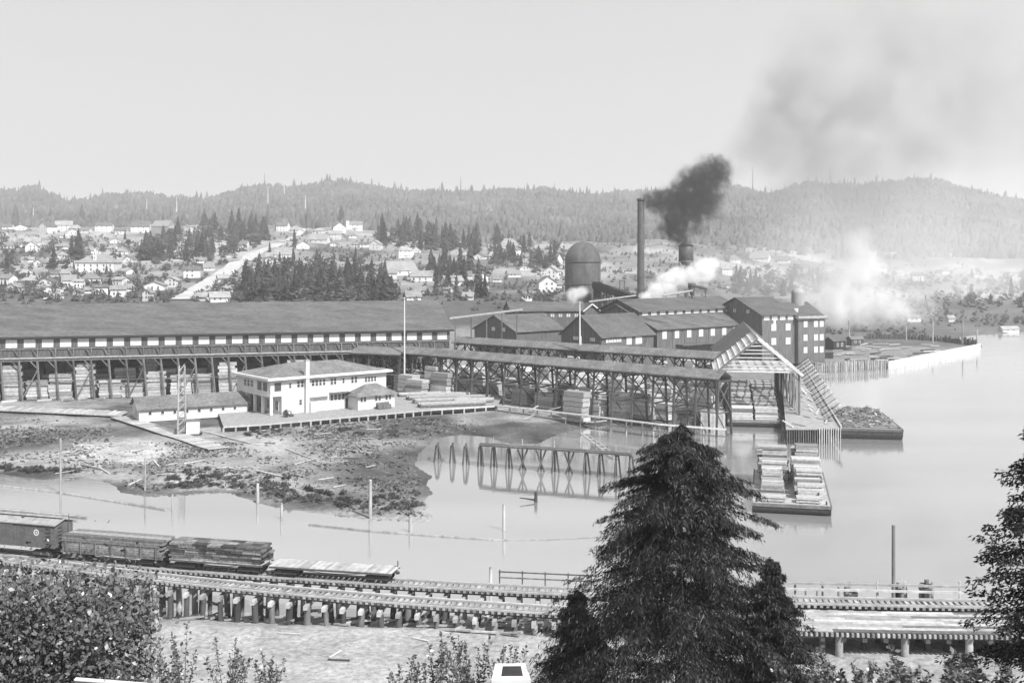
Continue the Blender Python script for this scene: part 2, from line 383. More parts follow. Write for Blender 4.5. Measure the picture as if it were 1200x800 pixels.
# water: silty tidal water, mirror-like with a faint ripple
wm = bpy.data.materials.new('tidal_water'); wm.use_nodes = True
n, l = wm.node_tree.nodes, wm.node_tree.links; n.remove(n['Principled BSDF'])
df = n.new('ShaderNodeBsdfDiffuse'); df.inputs[0].default_value = (.34, .34, .34, 1)
gl = n.new('ShaderNodeBsdfGlossy'); gl.inputs[0].default_value = (.92, .92, .92, 1); gl.inputs[1].default_value = .05
ms = n.new('ShaderNodeMixShader'); ms.inputs[0].default_value = .64
g = n.new('ShaderNodeNewGeometry'); mp = n.new('ShaderNodeMapping'); mp.inputs['Scale'].default_value = (.35, 1.0, 1)
l.new(g.outputs['Position'], mp.inputs[0])
t = n.new('ShaderNodeTexNoise'); t.inputs['Scale'].default_value = 1.1; t.inputs['Detail'].default_value = 4; l.new(mp.outputs[0], t.inputs['Vector'])
bp = n.new('ShaderNodeBump'); bp.inputs['Strength'].default_value = .08; bp.inputs['Distance'].default_value = .12
l.new(t.outputs[0], bp.inputs['Height']); l.new(bp.outputs[0], gl.inputs['Normal'])
mp2 = n.new('ShaderNodeMapping'); mp2.inputs['Scale'].default_value = (.012, .05, 1); l.new(g.outputs['Position'], mp2.inputs[0])
t2 = n.new('ShaderNodeTexNoise'); t2.inputs['Scale'].default_value = 1.0; t2.inputs['Detail'].default_value = 5; l.new(mp2.outputs[0], t2.inputs['Vector'])
r2 = n.new('ShaderNodeMapRange'); r2.inputs[1].default_value = .4; r2.inputs[2].default_value = .65; r2.inputs[3].default_value = .03; r2.inputs[4].default_value = .16; l.new(t2.outputs[0], r2.inputs[0]); l.new(r2.outputs[0], gl.inputs['Roughness'])
r3 = n.new('ShaderNodeMapRange'); r3.inputs[1].default_value = .35; r3.inputs[2].default_value = .65; r3.inputs[3].default_value = .26; r3.inputs[4].default_value = .36; l.new(t2.outputs[0], r3.inputs[0]); l.new(r3.outputs[0], df.inputs[0])
l.new(df.outputs[0], ms.inputs[1]); l.new(gl.outputs[0], ms.inputs[2]); l.new(ms.outputs[0], n['Material Output'].inputs[0])
MATS['water'] = wm
wo_ = put('water', mesh([(-3000, 90, 0), (3000, 90, 0), (3000, 1500, 0), (-3000, 1500, 0)], [(0, 1, 2, 3)], 'water'), Matrix.Identity(4)); wo_['kind'] = 'structure'

# ================================================================== the mill
# ---- lumber stacks: prototypes copied as individuals
def make_stack(label, L, Wd, nc, m, seed, group):
    r = random.Random(seed)
    root = thing('lumber_stack', label, 'lumber', (0, 0, 0), group); fr = Frame((0, 0, 0), 0)
    z = .15
    for s in (-.38, .38): fr.box('bearer', 'dark_wood', L * s - .12, L * s + .12, -Wd / 2, Wd / 2, 0, .15, root)
    for i in range(nc):
        h = r.uniform(.42, .62); dx = r.uniform(-.2, .2); dw = r.uniform(-.12, .12)
        fr.box('lumber_course', m, -L / 2 + dx, L / 2 + dx + r.uniform(-.3, .1), -Wd / 2 + dw, Wd / 2 + dw, z, z + h, root); z += h + .06
    return root
def copy_tree(root, M, label=None, group=None, name=None):
    def cp(o, parent, W):
        c = o.copy(); COL.objects.link(c)
        if parent is None: c.matrix_basis = W
        else: c.parent = parent
        for ch in o.children: cp(ch, c, None)
        return c
    for ch in root.children: pass
    c = cp(root, None, M)
    WM[c.name] = M
    if label: c['label'] = label
    if group: c['group'] = group
    return c
def strew(protos, spots, labels):
    """spots: (loc, rotz, zscale); the first of each prototype is moved, the rest copied"""
    used = set()
    for i, (loc, rz, sz) in enumerate(spots):
        p = protos[i % len(protos)]
        M = Matrix.Translation(loc) @ Matrix.Rotation(rz, 4, 'Z') @ Matrix.Diagonal((1, 1, sz, 1))
        if i % len(protos) not in used: used.add(i % len(protos)); p['_M'] = True; first[p.name] = M; p['label'] = labels[i]
        else: copy_tree(p, M, labels[i])
    for p in protos:
        if p.name in first: p.matrix_basis = first[p.name]; WM[p.name] = first[p.name]; del p['_M']
first = {}

# ---- the long elevated shed
A = P(0, 470, 1.5); B = A + (Vector((292 * (527 - 600) / F, 292, 1.5)) - A)
d = B - A; ang = math.atan2(d.y, d.x); LS = d.length
org = A - d.normalized() * 22; fr = Frame((org.x, org.y, 0), ang); LT = LS + 22
sh = thing('elevated_shed', 'very long grey roofed shed with a row of white windows, raised on timber trestle legs', 'shed', (org.x, org.y, gz(org.x, org.y)))
gable(fr, LT, 40, 11.4, 16.9, 6.7, sh, 'shed_wall', 'roofing', ov=1.0, th=.35)
fr.box('eave_board', 'tar_wood', -1.0, LT + 1.0, -1.08, -1.0, 16.35, 16.75, sh)
fr.box('sill_board', 'old_wood', 0, LT, -.25, 0, 13.6, 13.85, sh)
fr.box('walkway', 'pale_wood', 0, LT, -1.6, -.02, 11.5, 11.75, sh)
fr.box('floor_beam', 'old_wood', 0, LT, -1.3, -.9, 10.9, 11.48, sh)
fr.box('dark_backdrop', 'barn_wall', 0, LT, 36, 36.3, 1, 11.3, sh)  # added sheet of dark boards, a backdrop for the shade beneath the shed
nb = 33
for i in range(nb):
    x = LT - .8 - i * 4.02
    if x < 1: break
    window(fr, x - 2.5, 0, 14.1, 2.55, 1.95, 4, 1, sh, 'glass_sky', 'white_paint')
for i in range(nb + 1):
    x = LT - .2 - i * 4.02
    if x < 0: break
    g0 = gz(*fr.pt(x, -1, 0)[:2])
    fr.beam('leg', 'old_wood', (x, -1.2, 10.9), (x + .9, -2.0, g0 - .3), .38, .38, sh)
    fr.beam('leg', 'dark_wood', (x, 4, 11.3), (x - .6, 4, g0 - .3), .36, .36, sh)
    if i % 2 == 0:
        fr.beam('leg', 'dark_wood', (x, 14, 11.3), (x, 14, g0 - .3), .36, .36, sh)
        fr.beam('leg', 'dark_wood', (x, 26, 11.3), (x, 26, g0 - .3), .36, .36, sh)
    fr.beam('knee_brace', 'old_wood', (x, -1.2, 9.2), (x - 1.5, -1.2, 10.9), .22, .22, sh)
    fr.beam('knee_brace', 'old_wood', (x, -.9, 11.8), (x - 1.3, -.15, 13.6), .2, .2, sh)
    fr.beam('post', 'old_wood', (x, -.95, 11.75), (x, -.15, 13.6), .22, .22, sh)
    if i < nb:
        fr.beam('cross_brace', 'old_wood', (x, -1.4, 8.6), (x - 3.3, -1.9, g0 + .4), .16, .22, sh) if i % 3 == 1 else None
        fr.beam('girt', 'old_wood', (x + .3, -1.62, 6.1), (x - 3.7, -1.62, 6.1), .14, .24, sh)
    fr.box('cap_beam', 'dark_wood', x - .2, x + .2, -1.2, 27, 10.45, 10.9, sh)
pr = [make_stack('stack of pale sawn lumber piled among the legs of the long raised shed', 5.2, 3.2, 7, 'lumber', 1, 'lumber stacks under the long shed'),
      make_stack('stack of pale sawn lumber piled among the legs of the long raised shed', 4.4, 3.0, 9, 'pale_wood', 2, 'lumber stacks under the long shed'),
      make_stack('stack of pale sawn lumber piled among the legs of the long raised shed', 5.0, 3.0, 6, 'lumber', 3, 'lumber stacks under the long shed')]
spots = []; slab = []; r = random.Random(4)
for row, y in enumerate((.8, 6.2, 12.5, 19)):
    x = 4 + row
    while x < LT - 14:
        if r.random() < .93:
            p = fr.pt(x, y + r.uniform(-.5, .5), 0); p.z = gz(p.x, p.y)
            slab.append('lumber stack under the long raised shed, %s from the left in its %s row' % (ordinal(sum(1 for q in slab if q.endswith(['front', 'second', 'third', 'rearmost'][row] + ' row'))), ['front', 'second', 'third', 'rearmost'][row]))
            spots.append((p, ang + r.uniform(-.06, .06), r.uniform(.8, 1.7) * (1 + .14 * row)))
        x += r.uniform(5.0, 5.9)
strew(pr, spots, slab)
# stack lying in the gaps along the front of the shed: shorter, untidy offcuts
oxs = sorted(r.uniform(3, LT - 20) for _ in range(34))
for i in range(34):
    x = oxs[i]; p = fr.pt(x, r.uniform(-4.2, -2.2), 0); p.z = gz(p.x, p.y); a = r.uniform(-.7, .7); Lb = r.uniform(1.5, 3.6)
    o = beam('timber_offcut', r.choice(['lumber', 'pale_wood', 'driftwood']), p + Vector((0, 0, .25)), p + Vector((Lb * math.cos(a), Lb * math.sin(a), .25 + r.uniform(0, .5))), .5, .45)
    tag(o, 'timber offcut on the ground before the long shed, %s from the left' % ordinal(i), 'timber', 'offcuts along the long shed')

# ---- covered tramways on trestle bents
def tramway(p0, p1, zr, w, bay, label, m_leg='dark_wood', wing=None):
    d = Vector((p1.x - p0.x, p1.y - p0.y, 0)); a = math.atan2(d.y, d.x); L = d.length; fr = Frame((p0.x, p0.y, 0), a)
    t = thing('covered_tramway', label, 'tramway', (p0.x, p0.y, gz(p0.x, p0.y)))
    hw = w / 2 + .7; rise = 1.5; e = zr - rise
    V = [(-.6, -hw, e), (L, -hw, e), (L, 0, zr), (-.6, 0, zr), (L, hw, e), (-.6, hw, e)]; V += [(x, y, z - .25) for x, y, z in V]
    fr.mesh('roof', 'roofing_pale', V, [(0, 1, 2, 3), (3, 2, 4, 5), (9, 8, 7, 6), (11, 10, 8, 9), (6, 7, 1, 0), (4, 10, 11, 5), (0, 3, 9, 6), (3, 5, 11, 9), (1, 7, 8, 2), (2, 8, 10, 4)], t)
    for s in (-1, 1):
        fr.box('eave_beam', 'dark_wood', 0, L, s * (w / 2) - .18, s * (w / 2) + .18, e - .55, e - .15, t)
    n = int(L / bay)
    for i in range(n + 1):
        x = .3 + (L - .6) * i / n
        gs = []
        for s in (-1, 1):
            q = fr.pt(x, s * (w / 2 + .9), 0); g0 = min(gz(q.x, q.y), 1.2) - .6; gs.append(g0)
            fr.beam('leg', m_leg, (x, s * w / 2, e - .5), (x, s * (w / 2 + .95), g0), .36, .36, t)
            if i < n: fr.beam('knee_brace', m_leg, (x, s * w / 2, e - 2.3), (x + 1.5, s * w / 2, e - .5), .2, .2, t)
            if i > 0: fr.beam('knee_brace', m_leg, (x, s * w / 2, e - 2.3), (x - 1.5, s * w / 2, e - .5), .2, .2, t)
        fr.box('cap_beam', m_leg, x - .17, x + .17, -w / 2 - .3, w / 2 + .3, e - .95, e - .55, t)
        g0 = max(gs) + .6; mid = (e + g0) / 2
        fr.beam('cross_brace', m_leg, (x + .2, -w / 2 - .1, e - 1.6), (x + .2, w / 2 + .55, mid), .1, .26, t)
        fr.beam('cross_brace', m_leg, (x - .2, w / 2 + .1, e - 1.6), (x - .2, -w / 2 - .55, mid), .1, .26, t)
        fr.beam('cross_brace', m_leg, (x + .2, -w / 2 - .5, mid - .2), (x + .2, w / 2 + .9, g0), .1, .26, t)
        fr.box('girt', m_leg, x - .32, x - .2, -w / 2 - .6, w / 2 + .6, mid - .15, mid + .15, t)
        if i < n:
            x2 = .3 + (L - .6) * (i + 1) / n
            for s in (-1, 1):
                fr.beam('side_rail', 'old_wood', (x, s * (w / 2 + .5), mid), (x2, s * (w / 2 + .5), mid), .12, .26, t)
                if i % 2 == (s > 0):
                    fr.beam('side_brace', m_leg, (x, s * (w / 2 + .25), e - 2.4), (x2, s * (w / 2 + .5), mid), .1, .2, t)
                    fr.beam('side_brace', m_leg, (x2, s * (w / 2 + .25), e - 2.4), (x, s * (w / 2 + .5), mid), .1, .2, t)
    return t, fr, L
T1a, T1b = P(474, 405, 13.2), P(850, 433.5, 13.2)
tr1, frT, LT1 = tramway(T1a, T1b, 13.2, 4.4, 5.0, 'near covered tramway with a pale narrow roof on crossed timber legs above the pond')
tr2, frT2, LT2 = tramway(P(538, 394, 13.2), P(848, 412, 13.2), 13.2, 4.2, 5.6, 'farther covered tramway with thin roof running just before the gabled mill')
# short roofed wing joining the near tramway to the long shed
pa = PD(420, 406.5, 286); pb = PD(476, 405.5, 280)
wing, frW, LW = tramway(Vector((pa.x, pa.y, 12.8)), Vector((pb.x, pb.y, 12.8)), 12.9, 5.0, 4.2, 'short gabled wing of tramway roof butting against the long shed behind the white flagpole')

# ---- yard lumber between the tramways
pr = [make_stack('stack of sawn lumber in the yard under the covered tramways', 5.0, 2.6, 5, 'lumber', 11, 'lumber stacks in the mill yard'),
      make_stack('stack of sawn lumber in the yard under the covered tramways', 4.0, 2.6, 7, 'pale_wood', 12, 'lumber stacks in the mill yard'),
      make_stack('stack of sawn lumber in the yard under the covered tramways', 5.4, 2.4, 6, 'lumber', 13, 'lumber stacks in the mill yard')]
spots = []; r = random.Random(9); dd = (T1b - T1a); an1 = math.atan2(dd.y, dd.x)
tries = 0
while len(spots) < 150 and tries < 6000:
    tries += 1
    px, py = r.uniform(462, 850), r.uniform(444, 499)
    if py > 468 and px < 600: continue
    if py > 478 and px < 668: continue
    p = P(px, py, 1.5); g0 = gz(p.x, p.y)
    if g0 < .5: continue
    if any((p - s[0])  .length < 3.7 for s in spots): continue
    p.z = g0; spots.append((p, an1 + (pi / 2 if r.random() < .25 else 0) + r.uniform(-.05, .05), r.uniform(.8, 2.0)))
def band(py): return int(np.searchsorted([452, 461, 470, 480, 490], py))
spots.sort(key=lambda s_: PX(s_[0])[0]); cnt_ = [0] * 6; slab = []
for s_ in spots:
    b_ = band(PX(s_[0])[1]); slab.append('yard lumber stack, %s from left in the %s' % (ordinal(cnt_[b_]), ['rearmost row', 'fifth row from the pond', 'fourth row from the pond', 'third row from the pond', 'second row from the pond', 'row nearest the pond'][b_])); cnt_[b_] += 1
strew(pr, spots, slab)

for i in range(70):
    px, py = r.uniform(470, 850), r.uniform(450, 499); p = P(px, py, 1.6); g0 = gz(p.x, p.y)
    if g0 < .3 or (py > 470 and px < 600): continue
    a = r.uniform(-.9, .9); Lb = r.uniform(2, 5); o = beam('yard_board', r.choice(['lumber', 'pale_wood', 'driftwood']), (p.x, p.y, g0 + .3), (p.x + Lb * math.cos(a), p.y + Lb * math.sin(a), g0 + .3 + r.uniform(0, 1.1)), .5, .2)
    tag(o, 'loose board strewn between the lumber stacks of the tramway yard', 'board', 'loose boards in the yard')
# ---- gabled mill buildings
PHI = math.radians(38.7)
def bframe(px, y, D, phi):
    e = PD(px, y, D); return Frame((e.x, e.y, 0), phi), e.z
# west gabled shed
fr, ze = bframe(605, 388, 334, PHI)
b1 = thing('mill_shed', 'low gabled mill shed with a dark gable under the long white pipe', 'mill shed', fr.pt(0, 0, 2))
gable(fr, 19, 21, 2, ze, 4.4, b1)
for y in (5, 10): window(fr, 0, y + 2, ze - .4, 1.6, 1.1, 2, 1, b1, 'glass_sky', 'white_paint', face=1)
# rear shed with window row and white-trimmed cross gable
fr, ze = bframe(600, 364, 365, math.radians(9))
b0 = thing('mill_shed', 'rear mill shed with a white-edged cross gable before the domed burner', 'mill shed', fr.pt(0, 0, 2))
gable(fr, 25, 16, 2, ze, 2.6, b0)
for i in range(8): window(fr, 2 + i * 2.7, 0, ze - 2.3, 1.5, 1.3, 2, 2, b0, 'glass_sky', 'old_wood')
V = [(23.5, -2.5, ze - .2), (26.5, -2.5, ze + 2.2), (29.5, -2.5, ze - .2), (23.5, 8, ze - .2), (26.5, 8, ze + 2.2), (29.5, 8, ze - .2)]
fr.mesh('cross_gable', 'barn_wall', [(24, -2, 2), (29, -2, 2), (29, -2, ze), (26.5, -2, ze + 1.9), (24, -2, ze), (24, 8, 2), (29, 8, 2), (29, 8, ze), (26.5, 8, ze + 1.9), (24, 8, ze)],
        [(0, 1, 2, 3, 4), (1, 6, 7, 2), (0, 4, 9, 5), (5, 9, 8, 7, 6)], b0)
for s in (-1, 1):
    fr.mesh('cross_gable_roof', 'roofing', [(26.5, -2.5, ze + 2.2), (26.5 + 3.1 * s, -2.5, ze - .25), (26.5 + 3.1 * s, 8, ze - .25), (26.5, 8, ze + 2.2),
            (26.5, -2.5, ze + 2.0), (26.5 + 3.1 * s, -2.5, ze - .45), (26.5 + 3.1 * s, 8, ze - .45), (26.5, 8, ze + 2.0)], _BOXF, b0)
    fr.beam('barge_board', 'white_paint', (26.5, -2.62, ze + 2.15), (26.5 + 3.15 * s, -2.62, ze - .35), .12, .42, b0)
# middle gabled mill
fr, ze = bframe(705, 394, 308, PHI)
b2 = thing('mill_building', 'dark gabled mill building with a small white flagpole before its gable end', 'mill building', fr.pt(0, 0, 2))
gable(fr, 20.6, 17, 2, ze, 5.6, b2)
for i in range(6): window(fr, 1.6 + i * 1.02, 0, ze - 1.9, .85, 1.0, 1, 2, b2, 'glass_sky', 'white_paint')
window(fr, 9.6, 0, ze - 2.8, 2.1, 2.1, 3, 3, b2, 'glass_sky', 'white_paint')
window(fr, 13.2, 0, ze - 2.8, 2.6, 2.1, 3, 3, b2, 'glass_sky', 'white_paint')
window(fr, 16.3, 0, ze - 2.8, 1.6, 2.0, 2, 3, b2, 'glass_dark', 'old_wood')
for y in (2.4, 9.5): window(fr, 0, y + 2.2, ze - 1.6, 2.0, 1.0, 2, 2, b2, 'glass_sky', 'white_paint', face=1)
for i in range(20): fr.box('batten', 'barn_wall', -.06, 0, .3 + i * .76, .4 + i * .76, 8, ze - .2, b2)
# main mill with clerestory
fr, ze = bframe(770, 385, 330, PHI)
b3 = thing('mill_building', 'main mill hall with a raised clerestory row of white windows above its lower roof', 'mill building', fr.pt(0, 0, 2))
LM = 48
gable(fr, LM, 34, 2, ze, 6.6, b3, ov=.7, ridge_y=17)
mz = ze + 3.1
V = [(1, 8.4, ze + 1), (LM - 1, 8.4, ze + 1), (LM - 1, 8.4, mz + 2.0), (1, 8.4, mz + 2.0), (1, 17, mz + 5.0), (LM - 1, 17, mz + 5.0), (1, 25.6, mz + 2.0), (LM - 1, 25.6, mz + 2.0), (1, 25.6, ze + 1), (LM - 1, 25.6, ze + 1)]
fr.mesh('clerestory', 'barn_wall', V, [(0, 1, 2, 3), (0, 3, 4, 6, 8), (1, 9, 7, 5, 2), (8, 6, 7, 9)], b3)
V = [(0, 7.6, mz + 1.75), (LM, 7.6, mz + 1.75), (LM, 17, mz + 5.1), (0, 17, mz + 5.1), (LM, 26.4, mz + 1.75), (0, 26.4, mz + 1.75)]; V += [(x, y, z - .3) for x, y, z in V]
fr.mesh('clerestory_roof', 'roofing', V, [(0, 1, 2, 3), (3, 2, 4, 5), (9, 8, 7, 6), (11, 10, 8, 9), (6, 7, 1, 0), (4, 10, 11, 5), (0, 3, 9, 6), (3, 5, 11, 9), (1, 7, 8, 2), (2, 8, 10, 4)], b3)
for i in range(11): window(fr, 2.2 + i * 3.85, 8.4, mz + .35, 2.5, 1.1, 4, 1, b3, 'glass_sky', 'white_paint')
for i in range(8): window(fr, 2.2 + i * 5.4, 0, ze - 3.2, 1.9, 2.3, 3, 3, b3, 'glass_sky', 'white_paint')
fr.box('lean_to_roof', 'roofing', 8, 30, -3.2, -.02, ze - 5.4, ze - 5.1, b3)
for i in range(9): fr.box('pilaster', 'barn_wall', 1.2 + i * 5.4, 1.45 + i * 5.4, -.12, 0, 4, ze - .4, b3)
# roof-top cyclone and blower on the mill ridge
cyc = thing('sawdust_cyclone', 'dark sawdust cyclone and blower pipes standing on the main mill roof', 'cyclone', fr.pt(33, 16, mz + 4.9))
put('cone', cyl_me('iron', 10, .35), fr.M @ Matrix.Translation((33, 16, mz + 8.2)) @ Matrix.Rotation(pi, 4, 'X') @ Matrix.Diagonal((1.3, 1.3, 2.6, 1)), cyc)
fr.pole('drum', 'iron', (33, 16, mz + 8.2), (33, 16, mz + 9.6), 1.3, cyc, 12, 1)
fr.pole('stand', 'iron', (33, 16, mz + 4.8), (33, 16, mz + 6), .3, cyc)
fr.pole('blower_pipe', 'iron', (33, 16, mz + 9), (40, 16, mz + 7.6), .4, cyc, 8, 1)
fr.beam('blower_stand', 'iron', (39.6, 16, mz + 7.6), (39.6, 16, mz + 4.8), .3, .3, cyc)
pip = pole('conveyor_pipe', 'pale_wood', PD(776, 346.5, 330), PD(812, 340.5, 330), .28, n=8, taper=1); tag(pip, 'short white pipe sloping above the main mill roof in the steam', 'pipe')
# three-storey planing mill
fr, ze = bframe(893, 368, 346, math.radians(25))
b4 = thing('mill_building', 'tall three-storey dark mill building at the water end with rows of white windows', 'mill building', fr.pt(0, 0, 2))
gable(fr, 13, 26, 2, ze, 4.8, b4, ov=.9)
for i in range(4): window(fr, .7 + i * 3.1, 0, ze - 2.0, 2.1, 1.25, 3, 1, b4, 'glass_sky', 'white_paint')
for z in (5.3, 9.7):
    for x in (3.6, 9.2): window(fr, x, 0, ze - z, 1.8, 2.1, 3, 3, b4, 'glass_sky', 'white_paint')
fr.box('door_panel', 'white_paint', 4.4, 5.2, -.1, 0, ze - 4.6, ze - 1.6, b4)
for y in (6, 13): window(fr, 0, y + 2, ze - .2, 1.8, 1.4, 2, 2, b4, 'glass_sky', 'old_wood', face=1)
fr2 = Frame(fr.pt(13.02, -1.2, 0), math.radians(22))
gable(fr2, 10.4, 20, 2, ze - 1.5, 4.6, b4, ov=.7)
fr2.box('parapet', 'pale_wood', -.3, 10.8, -.9, -.72, ze - 1.6, ze - .9, b4)
for z in (4.4, 8.7, 12.6):
    for x in (2.2, 6.2, 8.4): window(fr2, x, 0, ze - z, 1.4, 1.9, 2, 3, b4, 'glass_sky', 'white_paint')
fr2.box('corner_board', 'tar_wood', -.1, .1, -.1, 0, 2, ze - 1.6, b4)
put('round_vent', cyl_me('white_paint', 12, 1), fr2.M @ Matrix.Translation((1.5, 3, ze + .2)) @ Matrix.Diagonal((.7, .7, 1.2, 1)), b4)
# white domed tank behind it
tk = PD(935, 349, 362); tz = thing('oil_tank', 'small white round-topped tank showing above the tall mill roof', 'tank', (tk.x, tk.y, 2))
pole('shell', 'house_grey', (tk.x, tk.y, 2), (tk.x, tk.y, 24), 2.1, tz, 16, 1)
def dome(fr, name, m, R, z0, Hh, parent, seg=24, rings=7):
    V = []; Fc = []
    for j in range(rings):
        a = pi / 2 * j / rings
        for i in range(seg): V.append((R * math.cos(a) * math.cos(2 * pi * i / seg), R * math.cos(a) * math.sin(2 * pi * i / seg), z0 + Hh * math.sin(a)))
    V.append((0, 0, z0 + Hh))
    for j in range(rings - 1):
        for i in range(seg): Fc.append((j * seg + i, j * seg + (i + 1) % seg, (j + 1) * seg + (i + 1) % seg, (j + 1) * seg + i))
    for i in range(seg): Fc.append(((rings - 1) * seg + i, (rings - 1) * seg + (i + 1) % seg, len(V) - 1))
    return fr.mesh(name, m, V, Fc, parent, True)
dome(Frame((tk.x, tk.y, 0), 0), 'dome', 'house_grey', 2.1, 24, 1.6, tz)
# ---- refuse burner
bp_ = PD(683, 350, 410); fr = Frame((bp_.x, bp_.y, 0), 0)
bu = thing('refuse_burner', 'great dark iron refuse burner with a rounded dome standing behind the mill roofs', 'burner', (bp_.x, bp_.y, 3))
R = 6.6; zd = HC - (307 - YH) / F * 410; zt = HC - (283 - YH) / F * 410
fr.pole('shell', 'rust_iron', (0, 0, 2), (0, 0, zd), R, bu, 32, 1)
dome(fr, 'dome', 'rust_iron', R + .05, zd, zt - zd, bu, 32, 9)
for z in (zd - 8, zd - 16, zd): put('hoop', cyl_me('iron', 32, 1), fr.M @ Matrix.Translation((0, 0, z - .2)) @ Matrix.Diagonal((R + .12, R + .12, .35, 1)), bu)
cv = thing('burner_conveyor', 'dark trestle conveyor sloping down from the burner to the boiler house', 'conveyor', fr.pt(8, 0, 3))
c0, c1 = PD(697, 334, 400), PD(748, 351, 372)
beam('conveyor_housing', 'tar_wood', c0, c1, 2.2, 2.4, cv)
beam('head_house', 'tar_wood', PD(699.5, 330, 399), PD(699.5, 349, 399), 2.4, 2.8, cv)
for i in range(9):
    t = i / 8; q = c0.lerp(c1, t)
    for s in (-1, 1): beam('leg', 'dark_wood', q + Vector((s * .4, s, -1)), Vector((q.x + s * .8, q.y + s * 1.6, 3)), .3, .3, cv)
    if i < 8:
        q2 = c0.lerp(c1, (i + 1) / 8)
        beam('brace', 'dark_wood', q + Vector((0, -1, -1.2)), q2 + Vector((0, -1.2, -5)), .2, .25, cv); beam('brace', 'dark_wood', q2 + Vector((0, -1, -1.2)), q + Vector((0, -1.2, -5)), .2, .25, cv)
for s in (-.8, .8): beam('frame_post', 'dark_wood', PD(729, 345, 382) + Vector((s, 0, 0)), PD(729, 328, 382) + Vector((s, 0, 0)), .25, .25, cv)
beam('frame_rail', 'dark_wood', PD(726, 329, 382), PD(732, 329, 382), .25, .25, cv)
# ---- smokestack
st = PD(751, 350, 368); zt = HC - (233 - YH) / F * 368
sk = thing('smokestack', 'tall slender dark iron smokestack pouring black smoke', 'smokestack', (st.x, st.y, 3))
pole('shaft', 'stack_iron', (st.x, st.y, 2.5), (st.x, st.y, zt), 1.28, sk, 20, .88)
for k in range(8): z = 10 + (zt - 11) * k / 7; put('band', cyl_me('iron', 20, 1), Matrix.Translation((st.x, st.y, z)) @ Matrix.Diagonal((1.30 - .0035 * (z - 2.5), 1.30 - .0035 * (z - 2.5), .25, 1)), sk)
put('crown', cyl_me('iron', 20, 1.12), Matrix.Translation((st.x, st.y, zt - .8)) @ Matrix.Diagonal((1.24, 1.24, .95, 1)), sk)
for a in range(4):
    q = Vector((st.x + 16 * math.cos(a * pi / 2 + .6), st.y + 16 * math.sin(a * pi / 2 + .6), 16)); pole('guy_wire', 'iron', (st.x, st.y, zt - 8), q, .03, sk, 4, 1)
# ---- water tower
wt = PD(804, 300, 415); fr = Frame((wt.x, wt.y, 0), .4)
tw = thing('water_tower', 'dark round water tank on thin legs half hidden under the black smoke', 'water tower', (wt.x, wt.y, 3))
zb, zc = HC - (305 - YH) / F * 415, HC - (288 - YH) / F * 415
fr.pole('tank', 'stack_iron', (0, 0, zb), (0, 0, zc), 2.8, tw, 18, 1)
put('roof', cyl_me('iron', 18, .05), fr.M @ Matrix.Translation((0, 0, zc)) @ Matrix.Diagonal((3.0, 3.0, 1.9, 1)), tw)
put('bowl', cyl_me('stack_iron', 18, .35), fr.M @ Matrix.Translation((0, 0, zb)) @ Matrix.Rotation(pi, 4, 'X') @ Matrix.Diagonal((2.8, 2.8, 2.0, 1)), tw)
fr.pole('riser', 'iron', (0, 0, 3), (0, 0, zb - 1.8), .45, tw)
for k in range(4):
    a = k * pi / 2 + pi / 4
    fr.pole('leg', 'iron', (3.6 * math.cos(a), 3.6 * math.sin(a), 3), (2.6 * math.cos(a), 2.6 * math.sin(a), zb + .5), .16, tw, 6, 1)
# ---- long white pipe, flagpoles
w1 = beam('steam_pipe', 'pale_wood', PD(526, 373, 306), PD(612, 362.5, 326), .5, .45); tag(w1, 'long white pipe rising gently over the sheds at the end of the long shed', 'pipe')
w2 = beam('steam_pipe', 'pale_wood', PD(690, 353.5, 330), PD(745, 346, 345), .4, .4); tag(w2, 'thin pale pipe sloping up from the rear shed towards the smokestack', 'pipe')
for i in range(5):
    q = PD(526, 373, 306).lerp(PD(612, 362.5, 326), .08 + i * .21); beam('pipe_trestle', 'old_wood', (q.x, q.y, 4), (q.x, q.y, q.z - .3), .3, .3, None) and tag(bpy.data.objects[list(WM)[-1]], 'timber post under the long white pipe, %s from left' % ordinal(i), 'post', 'posts under the long pipe')
vt = thing('roof_vent', 'small dark ventilator on the ridge of the long shed', 'vent', PD(192, 350, 294)); q = PD(192, 350, 294)
beam('stem', 'iron', q - Vector((0, 0, 1.5)), q, .5, .5, vt); beam('cowl', 'iron', q + Vector((-1.0, 0, .2)), q + Vector((1.1, 0, .3)), .8, .9, vt)
def flagpole(px, y0, y1, D, label):
    a, b = PD(px, y0, D), PD(px, y1, D); t = thing('flagpole', label, 'flagpole', a)
    pole('mast', 'white_paint', a, b, .24, t, 8, .5); put('ball', cyl_me('white_paint', 8, .6), Matrix.Translation(b) @ Matrix.Diagonal((.22, .22, .3, 1)), t)
    pole('base_post', 'pale_wood', a + Vector((.35, .1, 0)), a + Vector((.35, .1, 2.2)), .16, t)
flagpole(474, 456, 350, 277, 'tall white flagpole before the gable of the near covered tramway')
flagpole(679.5, 404, 355, 286, 'short white flagpole standing before the dark mill gable')

